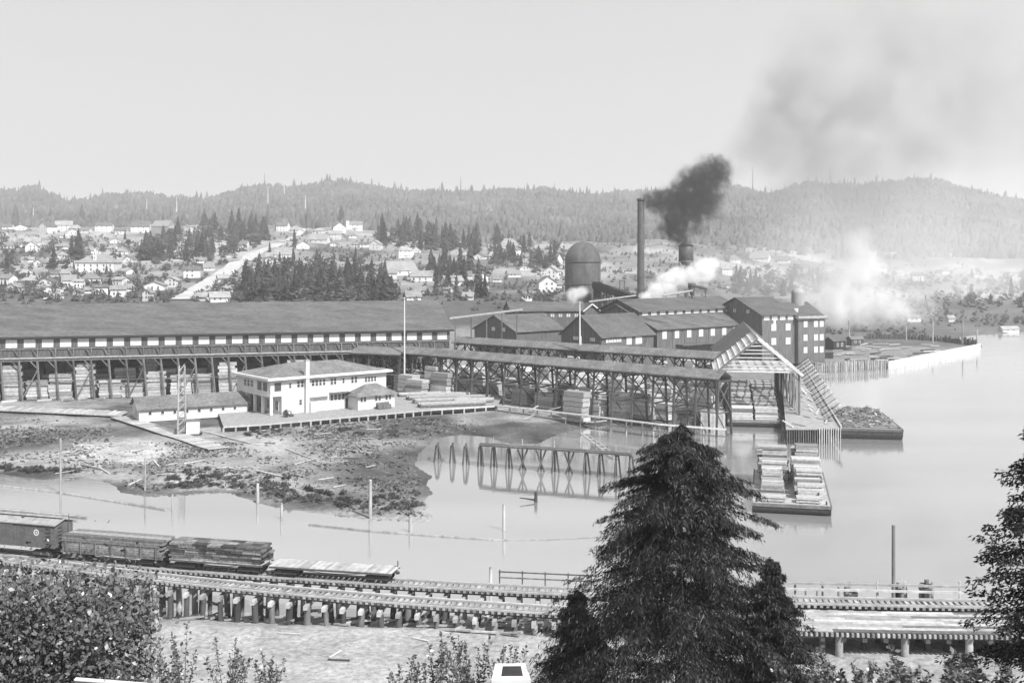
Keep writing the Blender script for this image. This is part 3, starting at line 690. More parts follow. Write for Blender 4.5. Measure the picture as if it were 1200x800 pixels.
# ================================================================== offices, boardwalk, mudflat things
c = P(317, 487, 2.5); PHO = math.radians(39); fr = Frame((c.x, c.y, 0), PHO); L, Dp, z0, z1, ze = 28.6, 16.0, 2.52, 6.4, 10.4
ho = thing('office_house', 'large white two-storey office house with columned gallery and low hipped grey roof', 'house', c)
fr.box('ground_floor_wall', 'white_paint', 2.6, L, 0, Dp, z0, z1, ho)
fr.box('upper_floor_wall', 'white_paint', 0, L, -.004, Dp + .004, z1 + .002, ze, ho)
V = []; Fc = []
gable(fr, L, Dp, ze - .02, ze, 2.1, ho, 'white_paint', 'roofing_pale', ov=1.1, th=.14, hip=8.0)
fr.box('eave_trim', 'white_paint', -1.12, L + 1.12, -1.16, -1.1, ze - .5, ze - .17, ho)
fr.box('eave_trim', 'white_paint', -1.17, -1.11, -1.1, Dp + 1.1, ze - .5, ze - .17, ho)
fr.box('soffit', 'white_paint', -1.0, L + 1.0, -1.0, Dp + 1.0, ze - .2, ze - .03, ho)
for i in range(5): fr.box('column', 'white_paint', .05, .6, .15 + i * 3.75, .7 + i * 3.75, z0, z1, ho)
fr.box('belt_course', 'white_paint', -.12, .0, -.1, Dp, z1 - .1, z1 + .35, ho)
for i in range(4): window(fr, 2.6, 2.9 + i * 3.75, z0 + .6, 1.6, 2.2, 2, 2, ho, face=1)
for i in range(3): window(fr, 0, 9.2 + i * 1.7, z1 + 1.3, 1.3, 1.6, 1, 2, ho, face=1)
for i in range(2): window(fr, 0, 3.5 + i * 2.6, z1 + .9, 2.3, 2.2, 1, 1, ho, 'glass_dark', face=1)  # dark panes stand in for the shade inside the open corner porch
window(fr, .7, -.004, z1 + .95, 1.9, 2.1, 1, 1, ho, 'glass_dark')  # front opening of the same porch, its shade given by a dark pane
for x in (8.3, 9.1): pass
for x, w in [(4.2, .7), (6.1, .8), (7.0, .8), (9.6, .8), (10.5, .8), (11.4, .8), (12.3, .8), (14.2, .75), (15.05, .75), (17.2, .65), (19.4, .75), (20.3, .75), (22.9, .7), (23.7, .7), (24.5, .7), (25.3, .7)]:
    window(fr, x, -.004, z1 + (1.5 if w > .66 else 1.6), w, 1.5 if w > .72 else 1.2, 1, 2, ho)
window(fr, 6.6, 0, z0 + 1.6, .8, 1.3, 1, 2, ho)
for i in range(4): window(fr, 14.2 + i * .95, 0, z0 + 1.9, .8, 1.4, 1, 2, ho)
window(fr, 17.95, 0, z0 + .05, .9, 2.3, 1, 1, ho, 'glass_dark')
fr.box('canopy', 'pale_wood', 8.6, 13.6, -.9, 0, z0 + 3.1, z0 + 3.25, ho)
fr.box('shed_roof', 'roofing_pale', 13.9, 18.6, -1.5, -.01, z0 + 3.6, z0 + 3.75, ho)
fr.box('chimney', 'white_paint', 7.85, 8.65, -.95, -.006, z0, ze + 3.2, ho)
fr.box('chimney_cap', 'pale_wood', 7.75, 8.75, -1.05, .1, ze + 3.2, ze + 3.4, ho)
fr.box('porch', 'white_paint', 8.8, 10.2, -1.2, -.01, z0, z0 + 2.2, ho)
# annex
fa = Frame(fr.pt(18.6, -4.4, 0), PHO)
gable(fa, 9.4, 4.3, z0, z0 + 3.55, 1.7, ho, 'white_paint', 'roofing_pale', ov=.8, th=.14, hip=3.4)
for x in (.5, 1.35, 4.2, 5.1, 6.9, 7.8): window(fa, x, 0, z0 + 1.6, .75, 1.3, 1, 2, ho)
bn = fa.pt(5.6, -1.5, z0); be = thing('plank_bench', 'low grey timber box bench against the front of the white annex', 'bench', bn)
fb = Frame(bn, PHO); fb.box('seat', 'old_wood', -1.7, 1.7, -.5, .5, .1, .95, be); fb.box('backrest', 'old_wood', -1.7, 1.7, .4, .5, .95, 1.4, be)
for x in (-1.5, 1.5): fb.box('foot', 'dark_wood', x - .1, x + .1, -.45, .45, 0, .1, be)
# low white office
c = P(163, 493, 2.0); PL = math.radians(27); fr = Frame((c.x, c.y, 0), PL)
lo = thing('low_office', 'low white one-storey building with grey gabled roof left of the columned office house', 'office', c)
gable(fr, 22.5, 9, 1.7, 4.55, 1.9, lo, 'white_paint', 'roofing_pale', ov=.6, th=.15)
for i in range(8): window(fr, 1.8 + i * 2.5, 0, 3.0, .75, .85, 1, 1, lo)
for y in (3.2, 5.0): window(fr, 0, y, 2.5, .9, 1.5, 1, 2, lo, face=1)
for i in range(9): fr.box('footing_post', 'dark_wood', .3 + i * 2.7, .6 + i * 2.7, .1, .4, .6, 1.68, lo)
fr.box('skirt_board', 'tar_wood', 0, 22.5, .3, .4, 1.0, 1.68, lo)
# small timber derrick (pile-driver) with pale engine house
c = P(213, 511, 1.3); g0 = gz(c.x, c.y); fr = Frame((c.x, c.y, g0), .2)
de = thing('pile_driver', 'slender lattice timber tower with a white engine box at its foot on the mud', 'derrick', fr.o)
Ht = 13.4
for sx in (-1, 1):
    for sy in (-1, 1): fr.beam('mast', 'pale_wood', (sx * .75, sy * .75, 0), (sx * .5, sy * .5, Ht), .2, .2, de)
for k in range(9):
    z = .3 + k * Ht / 9; zz = z + Ht / 9; a = .75 - .25 * z / Ht
    for s in (-1, 1):
        fr.beam('lacing', 'pale_wood', (-a, s * a, z), (a, s * a, zz), .1, .12, de); fr.beam('rung', 'old_wood', (-a, s * a, z), (a, s * a, z), .1, .14, de)
        fr.beam('lacing', 'old_wood', (s * a, -a, zz), (s * a, a, z), .1, .12, de)
fr.box('engine_house', 'canvas_white', .95, 3.3, -1.2, 1.2, .35, 2.75, de); fr.box('engine_roof', 'roofing_pale', .85, 3.4, -1.3, 1.3, 2.75, 2.9, de)
for y in (-.9, .9): fr.box('skid', 'tar_wood', -1.4, 3.8, y - .15, y + .15, -.05, .33, de)
fr.box('winch', 'iron', -1.3, -.8, -.6, .6, .33, 1.3, de)
# boardwalk deck around the house, on posts
def deck(name, label, cat, pts, z, th, post_every, pm='pale_wood', dm='pale_wood', group=None):
    c = pts[0]; t = thing(name, label, cat, (c.x, c.y, min(gz(c.x, c.y), z)), group)
    n = len(pts); V = [(p.x, p.y, z) for p in pts] + [(p.x, p.y, z - th) for p in pts]
    Fc = [tuple(range(n)), tuple(range(2 * n - 1, n - 1, -1))] + [(i, i + n, (i + 1) % n + n, (i + 1) % n) for i in range(n)]
    put('deck', mesh(V, Fc, dm), Matrix.Identity(4), t)
    return t
e0, e1, e2 = P(262, 500, 2.5), P(305, 497.5, 2.5), P(505, 480, 2.5); e3 = P(582, 475.5, 2.5)
back = [P(590, 463, 2.5), P(460, 462, 2.5), P(455, 462, 2.5), P(300, 474, 2.5), P(255, 481, 2.5)]
bd = deck('boardwalk', 'plank deck on a row of short pale posts around the white office house', 'boardwalk', [e0, e1, e2, e3] + back, 2.5, .18, 1)
def edge_posts(a, b, step, t, zt, dz=.2):
    L = (b - a).length; n = int(L / step)
    for i in range(n + 1):
        q = a.lerp(b, i / n); g0 = min(gz(q.x, q.y), zt - .4)
        beam('post', 'pale_wood', (q.x, q.y - .06, g0 - .2), (q.x, q.y - .06, zt - dz), .32, .32, t)
    beam('edge_beam', 'new_wood', a + Vector((0, -.12, -.05)), b + Vector((0, -.12, -.05)), .2, .3, t)
    beam('ledger', 'tar_wood', a + Vector((0, .12, -.45)), b + Vector((0, .12, -.45)), .15, .5, t)
edge_posts(e0, e1, 2.0, bd, 2.5); edge_posts(e1, e2, 2.15, bd, 2.5); edge_posts(e2, e3, 2.3, bd, 2.5)
# long timbers lying on the deck right of the house
r = random.Random(5)
k = 0
for (px, py, Lb, hh) in [(492, 478, 15, .95), (486, 473, 13, .9), (478, 469, 14, .85), (535, 473, 9, .9), (500, 466, 12, .8), (468, 465, 10, .7), (538, 468.5, 8, .8), (515, 463.5, 11, .6)]:
    p = P(px, py, 2.5); t = thing('timber_bundle', '%s bundle of long squared timbers counting back from the boardwalk edge beside the white annex' % ordinal(k), 'timber', p, 'timber bundles on the boardwalk'); k += 1
    fb = Frame(p, math.radians(16) + r.uniform(-.03, .03))
    for i in range(4):
        for j in range(2): fb.box('timber', 'old_wood' if j == 0 else 'pale_wood', r.uniform(-.3, .3), Lb + r.uniform(-.8, .3), i * .52, i * .52 + .48, .15 + j * hh / 2, .15 + (j + .94) * hh / 2, t)
    for x in (1.5, Lb - 2): fb.box('bearer', 'dark_wood', x, x + .25, -.1, 2.2, 0, .15, t)
# footbridge / walkway edge over the pond
pts = [e3, P(680, 486, 2.6), P(772, 497, 2.6), P(850, 503, 2.6)]
wk = thing('pond_walkway', 'thin pale plank walkway on tall posts across the pond before the tramway', 'walkway', (e3.x, e3.y, -1))
for a, b_ in zip(pts[:-1], pts[1:]):
    a = Vector((a.x, a.y, 2.6)); b_ = Vector((b_.x, b_.y, 2.6))
    beam('plank', 'pale_wood', a, b_, 1.3, .16, wk); n_ = max(2, int((b_ - a).length / 3.6))
    beam('edge_rail', 'new_wood', a + Vector((0, -.7, .05)), b_ + Vector((0, -.7, .05)), .14, .28, wk)
    for i in range(n_):
        q = a.lerp(b_, i / n_); pole('post', 'pile_wood', (q.x, q.y - .5, -1.6), (q.x, q.y - .5, 2.5), .17, wk); pole('post', 'pile_wood', (q.x, q.y + .5, -1.6), (q.x, q.y + .5, 2.5), .15, wk)
    beam('lower_rail', 'old_wood', a + Vector((0, -.7, -1.3)), b_ + Vector((0, -.7, -1.3)), .1, .2, wk)
gw = thing('gangway', 'narrow plank gangway sloping down from the pond walkway to the water', 'gangway', P(720, 536, 0))
ga, gb = P(684, 508, 1.7), P(722, 537, .15)
for s in (-.55, .55): beam('stringer', 'pale_wood', ga + Vector((s, 0, 0)), gb + Vector((s, 0, 0)), .16, .24, gw)
for i in range(9): q = ga.lerp(gb, i / 8); beam('cleat', 'pale_wood', q + Vector((-.55, 0, .12)), q + Vector((.55, 0, .12)), .3, .06, gw)
for i in (0, 4, 8): q = ga.lerp(gb, i / 8); pole('post', 'pile_wood', (q.x - .6, q.y, -1.5), (q.x - .6, q.y, q.z + .9), .14, gw)
# plank ramp road down to the mud
ra, rb, rc = P(140, 488, 2.0), P(178, 500, 1.9), P(256, 526, 1.55)
rp = thing('plank_ramp', 'pale plank ramp running down from the low white building to the mudflat', 'ramp', P(140, 488, 1.2))
for a, b_ in ((ra, rb), (rb, rc)):
    n_ = int((b_ - a).length / .62); dv = (b_ - a).normalized(); sv = Vector((-dv.y, dv.x, 0)).normalized() * 1.9
    for i in range(n_):
        q = a.lerp(b_, (i + .5) / n_); q.z = max(q.z, gz(q.x, q.y) + .28); beam('plank', 'pale_wood', q - sv, q + sv, .55, .1, rp)
    for s in (-1, 1): beam('stringer', 'tar_wood', a + sv * s * .9 - Vector((0, 0, .25)), b_ + sv * s * .9 - Vector((0, 0, .25)), .25, .35, rp)
# low old wharf edge left of the ramp
wf = thing('old_wharf', 'low decayed plank wharf along the mud left of the plank ramp', 'wharf', P(60, 490, 1.0))
wa, wb, wc_ = P(-60, 478, 2.1), P(60, 483, 2.1), P(142, 487, 2.1)
for a, b_ in ((wa, wb), (wb, wc_)):
    n_ = int((b_ - a).length / .8)
    for i in range(n_):
        q = a.lerp(b_, (i + .5) / n_); Lp = random.uniform(5.5, 7.2); beam('plank', 'pale_wood', q, q + Vector((-.6, Lp, 0)), .72, .12, wf)
        if i % 4 == 0: beam('post', 'dark_wood', (q.x, q.y + .2, .6), (q.x, q.y + .2, 2.0), .3, .3, wf)
    beam('edge_beam', 'driftwood', a + Vector((0, -.1, .02)), b_ + Vector((0, -.1, .02)), .25, .3, wf)
# rubble heap, drift logs, scrub on the mudflat
def rock_me(seed, m):
    r_ = np.random.default_rng(seed); ph = (1 + 5 ** .5) / 2
    V = np.array([(-1, ph, 0), (1, ph, 0), (-1, -ph, 0), (1, -ph, 0), (0, -1, ph), (0, 1, ph), (0, -1, -ph), (0, 1, -ph), (ph, 0, -1), (ph, 0, 1), (-ph, 0, -1), (-ph, 0, 1)]) / 1.9
    V = V * r_.uniform(.7, 1.25, (12, 1)) * np.array([1.2, .9, .7])
    Fc = [(0, 11, 5), (0, 5, 1), (0, 1, 7), (0, 7, 10), (0, 10, 11), (1, 5, 9), (5, 11, 4), (11, 10, 2), (10, 7, 6), (7, 1, 8), (3, 9, 4), (3, 4, 2), (3, 2, 6), (3, 6, 8), (3, 8, 9), (4, 9, 5), (2, 4, 11), (6, 2, 10), (8, 6, 7), (9, 8, 1)]
    return mesh(V, Fc, m)
rocks = [rock_me(i, 'stone') for i in range(4)]
hp = hit(100, 528); rh = thing('rubble_heap', 'heap of pale rubble and broken wood on the mudflat', 'rubble', hp)
r = random.Random(6)
for i in range(70):
    a, q = r.uniform(0, 2 * pi), abs(r.gauss(0, .45)); x, y = hp.x + 3.2 * q * math.cos(a), hp.y + 5 * q * math.sin(a); s = r.uniform(.2, .5)
    put('stone', rocks[i % 4], Matrix.Translation((x, y, gz(x, y) + max(0, 1.0 - q) * r.uniform(.2, 1.0))) @ Matrix.Rotation(r.uniform(0, 6), 4, 'Z') @ Matrix.Rotation(r.uniform(-.5, .5), 4, 'X') @ Matrix.Diagonal((s, s, s, 1)), rh)
for i in range(12):
    a = r.uniform(0, pi); x, y = hp.x + r.uniform(-3, 3), hp.y + r.uniform(-3, 3); b_ = Vector((x, y, gz(x, y) + r.uniform(.1, .7)))
    beam('broken_plank', 'driftwood', b_, b_ + Vector((2 * math.cos(a), 2 * math.sin(a), r.uniform(-.1, .5))), .2, .1, rh)
drift = [(395, 527, 436, 532, 'pale drift logs'), (418, 522, 434, 534, 'x'), (345, 545, 370, 538, 'x'), (300, 553, 335, 560, 'x'), (150, 570, 166, 563, 'x'), (116, 548, 128, 556, 'x'), (215, 545, 240, 540, 'x'), (255, 550, 290, 549, 'x'), (262, 548, 280, 552, 'x'),
         (235, 505, 300, 522, 'x'), (60, 535, 90, 528, 'x'), (95, 545, 118, 551, 'x'), (335, 527, 372, 541, 'x'), (390, 573, 405, 570, 'x'), (180, 540, 186, 548, 'x')]
pls = ['nearest the white house front', 'crossing another log in front of the boardwalk', 'near the centre of the mudflat', 'just above the dark shore scrub', 'at the edge of the sand spit', 'on the pale sand below the rubble heap', 'on the sand right of the rubble heap',
       'in a pale scatter near the shore', 'beside the pale scatter near the shore', 'leaning along the mud below the derrick ramp', 'above the sandy shore at the far left', 'beside the rubble heap on its near side', 'beside the upturned debris at mid mudflat', 'on the grassy point near the water', 'upright among the sand hollows']
for (x0, y0, x1, y1, _), pl in zip(drift, pls):
    a, b_ = hit(x0, y0), hit(x1, y1); o = pole('drift_log', 'driftwood', a + Vector((0, 0, .12)), b_ + Vector((0, 0, .15)), .17, n=7, taper=.7); tag(o, 'pale drift log lying ' + pl, 'log', 'drift logs on the mudflat')
def leaf_cloud(n, size, R, seed, flat=.6, clump=14, elong=1.6):
    """leaf quads gathered in clumps through an ellipsoid of radii R"""
    r_ = np.random.default_rng(seed)
    cc = r_.normal(size=(clump, 3)); cc /= np.linalg.norm(cc, axis=1)[:, None]; cc *= (r_.uniform(.25, .9, (clump, 1))) ** .6
    k = r_.integers(0, clump, n); c = cc[k] + r_.normal(size=(n, 3)) * .22 * r_.uniform(.5, 1.3, (clump, 1))[k]
    c = c * np.array(R)
    u = r_.normal(size=(n, 3)); u /= np.linalg.norm(u, axis=1)[:, None]; v = np.cross(u, r_.normal(size=(n, 3))); v /= np.linalg.norm(v, axis=1)[:, None]
    s = size * r_.uniform(.4, 1.45, (n, 1)); u = u * s * elong; v = v * s
    V = np.stack([c - u, c - v * .5, c + u, c + v * .5], 1).reshape(-1, 3)
    return V, np.arange(4 * n).reshape(n, 4)
sv, sq = leaf_cloud(260, .16, (1.2, .9, .55), 3); sv[:, 2] += .35
scr = [fast_mesh(sv, sq, 'scrub', 'scrub')]
sv, sq = leaf_cloud(200, .15, (.8, .8, .7), 5); sv[:, 2] += .45; scr.append(fast_mesh(sv, sq, 'scrub', 'scrub'))
r = random.Random(8)
for i in range(200):
    t = r.random()
    if t < .72: px = r.uniform(195, 500); py = np.interp(px, [195, 260, 300, 360, 430, 500], [573, 570, 580, 590, 598, 602]) - abs(r.gauss(0, 11))
    elif t < .9: px = r.uniform(-5, 95); py = np.interp(px, [0, 60, 95], [551, 556, 555]) - abs(r.gauss(0, 2.5))
    else: px = r.uniform(290, 520); py = r.uniform(500, 512)
    p = hit(px, py)
    if p.z < .12: continue
    s = r.uniform(.3, .9); o = put('marsh_scrub', scr[i % 2], Matrix.Translation(p) @ Matrix.Rotation(r.uniform(0, 6), 4, 'Z') @ Matrix.Diagonal((s * 1.2, s, s * .8, 1)))
    tag(o, 'low dark scrub tuft growing on the mudflat near the water', 'scrub', 'scrub tufts on the mudflat')
g = np.random.default_rng(44); n_ = 30000
px = g.uniform(-60, 560, n_); D = g.uniform(152, 236, n_); X = (px - 600) / F * D; Z = ground_z(X, D); nz = fbm(X * .07, D * .07, 61, 4) + .5 * fbm(X * .3, D * .3, 66, 3); keep = (Z > .25) & (nz + g.uniform(-.35, .35, n_) > .02) & ~((D > 205) & (px < 300) & (px > 130))
py_ = YH + F * (HC - Z) / D
for cx, cy, rx_, ry_ in [(150, 530, 62, 13), (120, 557, 55, 9), (215, 562, 48, 8), (320, 520, 45, 9), (60, 495, 90, 8), (255, 542, 50, 7)]: keep &= ~((((px - cx) / rx_) ** 2 + ((py_ - cy) / ry_) ** 2 < g.uniform(.5, 1.2, len(px))) & (g.random(len(px)) < .92))
X, D, Z = X[keep], D[keep], Z[keep]; n_ = len(X); hgt = g.uniform(.08, .36, n_); a = g.uniform(0, 2 * pi, n_); w = g.uniform(.15, .5, n_); ln = g.uniform(-.3, .3, (n_, 2))
V = np.stack([np.stack([X - np.cos(a) * w, D - np.sin(a) * w, Z - .05], -1), np.stack([X + np.cos(a) * w, D + np.sin(a) * w, Z - .05], -1), np.stack([X + ln[:, 0] + np.cos(a) * w * .5, D + ln[:, 1], Z + hgt], -1), np.stack([X + ln[:, 0] - np.cos(a) * w * .5, D + ln[:, 1], Z + hgt * .7], -1)], 1).reshape(-1, 3)
mat('marsh_green', .12, .5, .3, rand=0, fine=2)
o = put('marsh_grass', fast_mesh(V, np.arange(4 * n_).reshape(n_, 4), 'marsh_green', 'grass'), Matrix.Identity(4)); o['kind'] = 'stuff'; o['label'] = 'rough marsh grass covering the mudflat'; o['category'] = 'grass'
r = random.Random(19)
for i in range(60):
    px, py = r.uniform(-10, 480), r.uniform(502, 585); p = hit(px, py)
    if p.z < .3 or p.y > 226: continue
    a = r.uniform(-.6, .6); Lb = r.uniform(.8, 3.2); o = beam('drift_stick', r.choice(['driftwood', 'driftwood', 'dark_wood']), (p.x, p.y, p.z + .12), (p.x + Lb * math.cos(a), p.y + Lb * math.sin(a), p.z + .15 + r.uniform(0, .3)), r.uniform(.1, .25), .12)
    tag(o, 'small piece of driftwood scattered on the mudflat grass', 'driftwood', 'driftwood scraps on the mudflat')
# low pile trestle with slanted legs across the inlet
r = random.Random(23); tops = []
pt = thing('pond_trestle', 'low dark timber trestle on slanted piles standing in the inlet behind the large conifer', 'trestle', P(512, 541, -1))
for i in range(14):
    u = i / 13; px = 510 + (738 - 510) * u + r.uniform(-3, 3); yb = np.interp(u, [0, .35, .7, 1], [541, 549, 555, 561]); p = P(px, yb, 0); ht = np.interp(u, [0, .3, 1], [2.9, 3.5, 3.6])
    sp = r.uniform(.6, 1.0)
    if i in (6, 7, 9):
        for s_ in (-1, 1): pole('pile', 'dark_wood', (p.x + s_ * 1.0, p.y, -1.2), (p.x - s_ * .8, p.y, ht), .17, pt, 7, .85)
    else:
        for s_ in (-1, 1): pole('pile', 'dark_wood', (p.x + s_ * sp * (1 if s_ > 0 else .7), p.y + s_ * .3, -1.2), (p.x + s_ * .2, p.y, ht), .17, pt, 7, .85)
    pole('pile', 'dark_wood', (p.x + .1, p.y + 2.6, -1.2), (p.x, p.y + 2.0, ht), .16, pt, 7, .85)
    beam('cap_beam', 'dark_wood', (p.x, p.y - .4, ht), (p.x, p.y + 2.4, ht), .3, .3, pt); tops.append(Vector((p.x, p.y, ht)))
for i in range(3, 13):
    a, b_ = tops[i], tops[i + 1]
    for k in range(4): beam('deck_plank', 'old_wood' if k % 2 else 'dark_wood', a + Vector((-.05, -.2 + k * .7, .24)), b_ + Vector((.05, -.2 + k * .7, .24)), .62, .16, pt)
for i in range(4, 13, 2):
    a = tops[i]; beam('rail_post', 'pale_wood', a + Vector((0, 2.1, .2)), a + Vector((0, 2.1, 1.4)), .12, .12, pt)
p = P(338, 488, 2.5); o = put('garden_shrub', scr[1], Matrix.Translation(p) @ Matrix.Diagonal((1.5, 1.2, 1.5, 1))); tag(o, 'dark spiky shrub on the deck before the white office house', 'shrub')
# piles and booms in the channel
for i, (px, yb, yt, D0, rr, lab) in enumerate([
        (71, 578, 514, 0, .2, 'tall thin piling in the channel nearest the left, with a boom log beside it'), (170, 577, 537, 0, .19, 'thin grey piling at the end of the long boom log'),
        (202, 598, 580, 0, .17, 'short piling just right of the long boom log end'), (302, 589, 567, 0, .27, 'stout pale-topped piling near the scrubby shore'),
        (330, 608, 590, 0, .24, 'short dark piling standing in open water right of the pale-topped one'), (434, 608, 563, 0, .26, 'tall white piling at the tip of the mud point'),
        (481, 623, 605, 0, .27, 'short piling crossed by the middle boom log'), (590.5, 621, 591, 0, .22, 'lone notched dark piling in the open channel'),
        (575, 688, 665, 0, .2, 'small dark piling just behind the rail trestle')]):
    a = P(px, yb, 0); b_ = PD(px, yt, a.y); t = thing('piling', lab, 'piling', (a.x, a.y, -.5))
    pole('shaft', 'pile_wood', (a.x, a.y, -1.2), b_, rr, t, 8, .8); pole('cap', 'pale_wood' if i in (3, 5) else 'pile_wood', b_, b_ + Vector((0, 0, .12)), rr * .9, t, 8, .6)
def boom(pts, r_, lab, nm='boom_log'):
    ps = [P(x, y, 0.05) for x, y in pts]; t = thing(nm, lab, 'log boom', ps[0])
    for a, b_ in zip(ps[:-1], ps[1:]): pole('log', 'pile_wood', a, b_, r_, t, 8, .85)
    return t
boom([(-60, 562), (70, 577), (150, 590)], .2, 'long dark boom log floating below the sandy shore'); boom([(146, 589), (194, 597)], .24, 'end log of the boom beyond the tall thin pilings')
boom([(362, 614.5), (434, 622), (500, 627), (578, 632)], .17, 'middle boom of slim logs chained across the channel'); boom([(578, 632.5), (640, 632), (720, 628)], .09, 'thin floating boom line running behind the big conifer')
rt = thing('log_raft', 'raft of pale logs floating behind the boxcar', 'log raft', P(30, 600, 0)); r = random.Random(3)
for i in range(14):
    y = 592 + i * 1.35; x0 = -60 + r.uniform(0, 40); x1 = 110 - i * 3.2 - r.uniform(0, 30)
    pole('log', 'driftwood' if i % 2 else 'pile_wood', P(x0, y, .1), P(x1, y + (x1 - x0) * .085, .1), .2, rt, 7, .8)
sg = P(628, 588, 0); t = thing('snag', 'dead stump with one slanting branch sticking out of the channel', 'snag', sg)
pole('stump', 'tar_wood', (sg.x, sg.y, -.6), (sg.x, sg.y, 1.5), .3, t, 7, .7); pole('branch', 'tar_wood', (sg.x, sg.y, .3), PD(609, 583, sg.y), .14, t, 6, .5)

# ================================================================== docks, slip, barges
SPHI = -math.atan2(10.9, 68); fs = Frame((51.4, 232, 0), SPHI)
ss = thing('slip_shed', 'barge loading shed over the slip, its front roof bare white rafters', 'shed', fs.pt(0, 0, -1))
ez, rz_, hw = 11.6, 18.6, 8.4; r_b = random.Random(52)
Lr0, Lr1 = 24.0, 66.0
V = [(-hw, Lr0, ez), (-hw, Lr1, ez), (0, Lr1, rz_), (0, Lr0, rz_), (hw, Lr1, ez), (hw, Lr0, ez)]; V += [(x, y, z - .25) for x, y, z in V]
fs.mesh('roof', 'roofing', V, [(3, 2, 1, 0), (5, 4, 2, 3), (6, 7, 8, 9), (9, 8, 10, 11), (0, 1, 7, 6), (5, 11, 10, 4), (0, 6, 9, 3), (3, 9, 11, 5), (1, 2, 8, 7), (2, 4, 10, 8)], ss)
for i in range(13):
    y = -.5 + i * 2.0
    for s in (-1, 1): fs.beam('rafter', 'new_wood', (0, y, rz_), (s * (hw + .6), y, ez - .5), .16, .3, ss)
    fs.beam('tie_beam', 'new_wood', (-hw, y, ez + .3), (hw, y, ez + .3), .16, .3, ss) if i % 2 == 0 else None
for s in (-1, 1):
    for k in range(9):
        t = k / 8; fs.beam('purlin', 'new_wood', (s * (hw + .5) * t, -.9, rz_ + (ez - .5 - rz_) * t + .2), (s * (hw + .5) * t, 24.5, rz_ + (ez - .5 - rz_) * t + .2), .26, .16, ss)
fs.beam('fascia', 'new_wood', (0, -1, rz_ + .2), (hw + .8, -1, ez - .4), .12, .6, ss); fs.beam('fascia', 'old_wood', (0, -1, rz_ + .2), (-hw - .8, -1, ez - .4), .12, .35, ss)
for k in range(9):
    z = ez + .8 + k * .8; xw = hw * (rz_ - z) / (rz_ - ez); fs.beam('gable_batten', 'new_wood', (-xw, -.75 - .03 * (k % 2), z), (xw, -.75 - .03 * (k % 2), z + r_b.uniform(-.15, .15)), .08, .2, ss)
for k in range(26):
    y = .5 + k * 1.6; fs.beam('wall_brace', 'pale_wood' if k % 2 else 'new_wood', (hw - .25, y, 2.2), (hw - .25, y + r_b.uniform(-2, 3), ez - .5), .1, .2, ss)
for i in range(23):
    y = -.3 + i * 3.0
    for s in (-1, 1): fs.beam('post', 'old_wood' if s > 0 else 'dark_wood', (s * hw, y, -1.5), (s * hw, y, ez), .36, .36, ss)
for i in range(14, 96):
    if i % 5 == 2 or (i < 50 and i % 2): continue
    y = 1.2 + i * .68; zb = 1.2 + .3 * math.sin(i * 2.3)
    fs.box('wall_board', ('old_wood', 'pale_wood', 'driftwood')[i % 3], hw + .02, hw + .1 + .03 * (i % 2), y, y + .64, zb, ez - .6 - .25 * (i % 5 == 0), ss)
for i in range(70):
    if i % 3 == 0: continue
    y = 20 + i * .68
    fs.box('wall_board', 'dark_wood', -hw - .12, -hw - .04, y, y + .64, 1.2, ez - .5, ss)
# left pier of the slip with planked fender
lp = thing('slip_pier', 'pale planked pier face at the near left corner of the barge slip', 'pier', fs.pt(-10, -2, -1))
fs.box('deck', 'pale_wood', -11.8, -6.9, -3, 40, 2.5, 2.75, lp)
for i in range(13): fs.box('fender_plank', 'pale_wood', -11.8 + i * .38, -11.8 + i * .38 + .34, -3.15 - .03 * (i % 2), -3.01, -1, 3.3 + .1 * (i % 3), lp)
for i in range(30): fs.box('fender_plank', 'pale_wood', -6.88, -6.75, -2.5 + i * .9, -2.5 + i * .9 + .8, -1, 2.9, lp)
# right dock
dk = [P(921, 520, 0), P(986, 520, 0), P(941, 440, 0), P(916, 455, 0)]
dz = 3.0
rd = thing('plank_dock', 'right-hand dock of the slip with leaning fender planks and a white planked front', 'dock', (dk[0].x, dk[0].y, -1))
V = [(p.x, p.y, dz) for p in dk] + [(p.x, p.y, dz - .3) for p in dk]
put('deck', mesh(V, [(0, 1, 2, 3), (7, 6, 5, 4), (0, 4, 5, 1), (1, 5, 6, 2), (2, 6, 7, 3), (3, 7, 4, 0)], 'pale_wood'), Matrix.Identity(4), rd)
n_ = 24
for i in range(n_):
    a = dk[0].lerp(dk[1], i / n_); b_ = dk[0].lerp(dk[1], (i + .9) / n_); q = (a + b_) / 2; w_ = (b_ - a).length
    beam('fender_plank', 'old_wood' if i < n_ * .56 else 'new_wood', (q.x, q.y - .12 - .04 * (i % 2), -1), (q.x, q.y - .12 - .04 * (i % 2), 2.6 + (.5 if i >= n_ * .56 else 0)), .1, w_, rd)
dv = (dk[2] - dk[1]); nv = Vector((dv.y, -dv.x, 0)).normalized()
for i in range(3, 46):
    q = dk[1].lerp(dk[2], .01 + i / 47)
    beam('leaning_plank', 'driftwood' if i % 3 else 'tar_wood', (q.x - nv.x * 2.4, q.y - nv.y * 2.4, dz + .05), (q.x + nv.x * .8, q.y + nv.y * .8 - .9, dz + 2.7), 1.5 if i % 2 else 1.1, .14, rd)
beam('edge_beam', 'new_wood', dk[1] + Vector((0, 0, dz + .2)), dk[2] + Vector((0, 0, dz + .2)), .3, .4, rd)
r = random.Random(12)
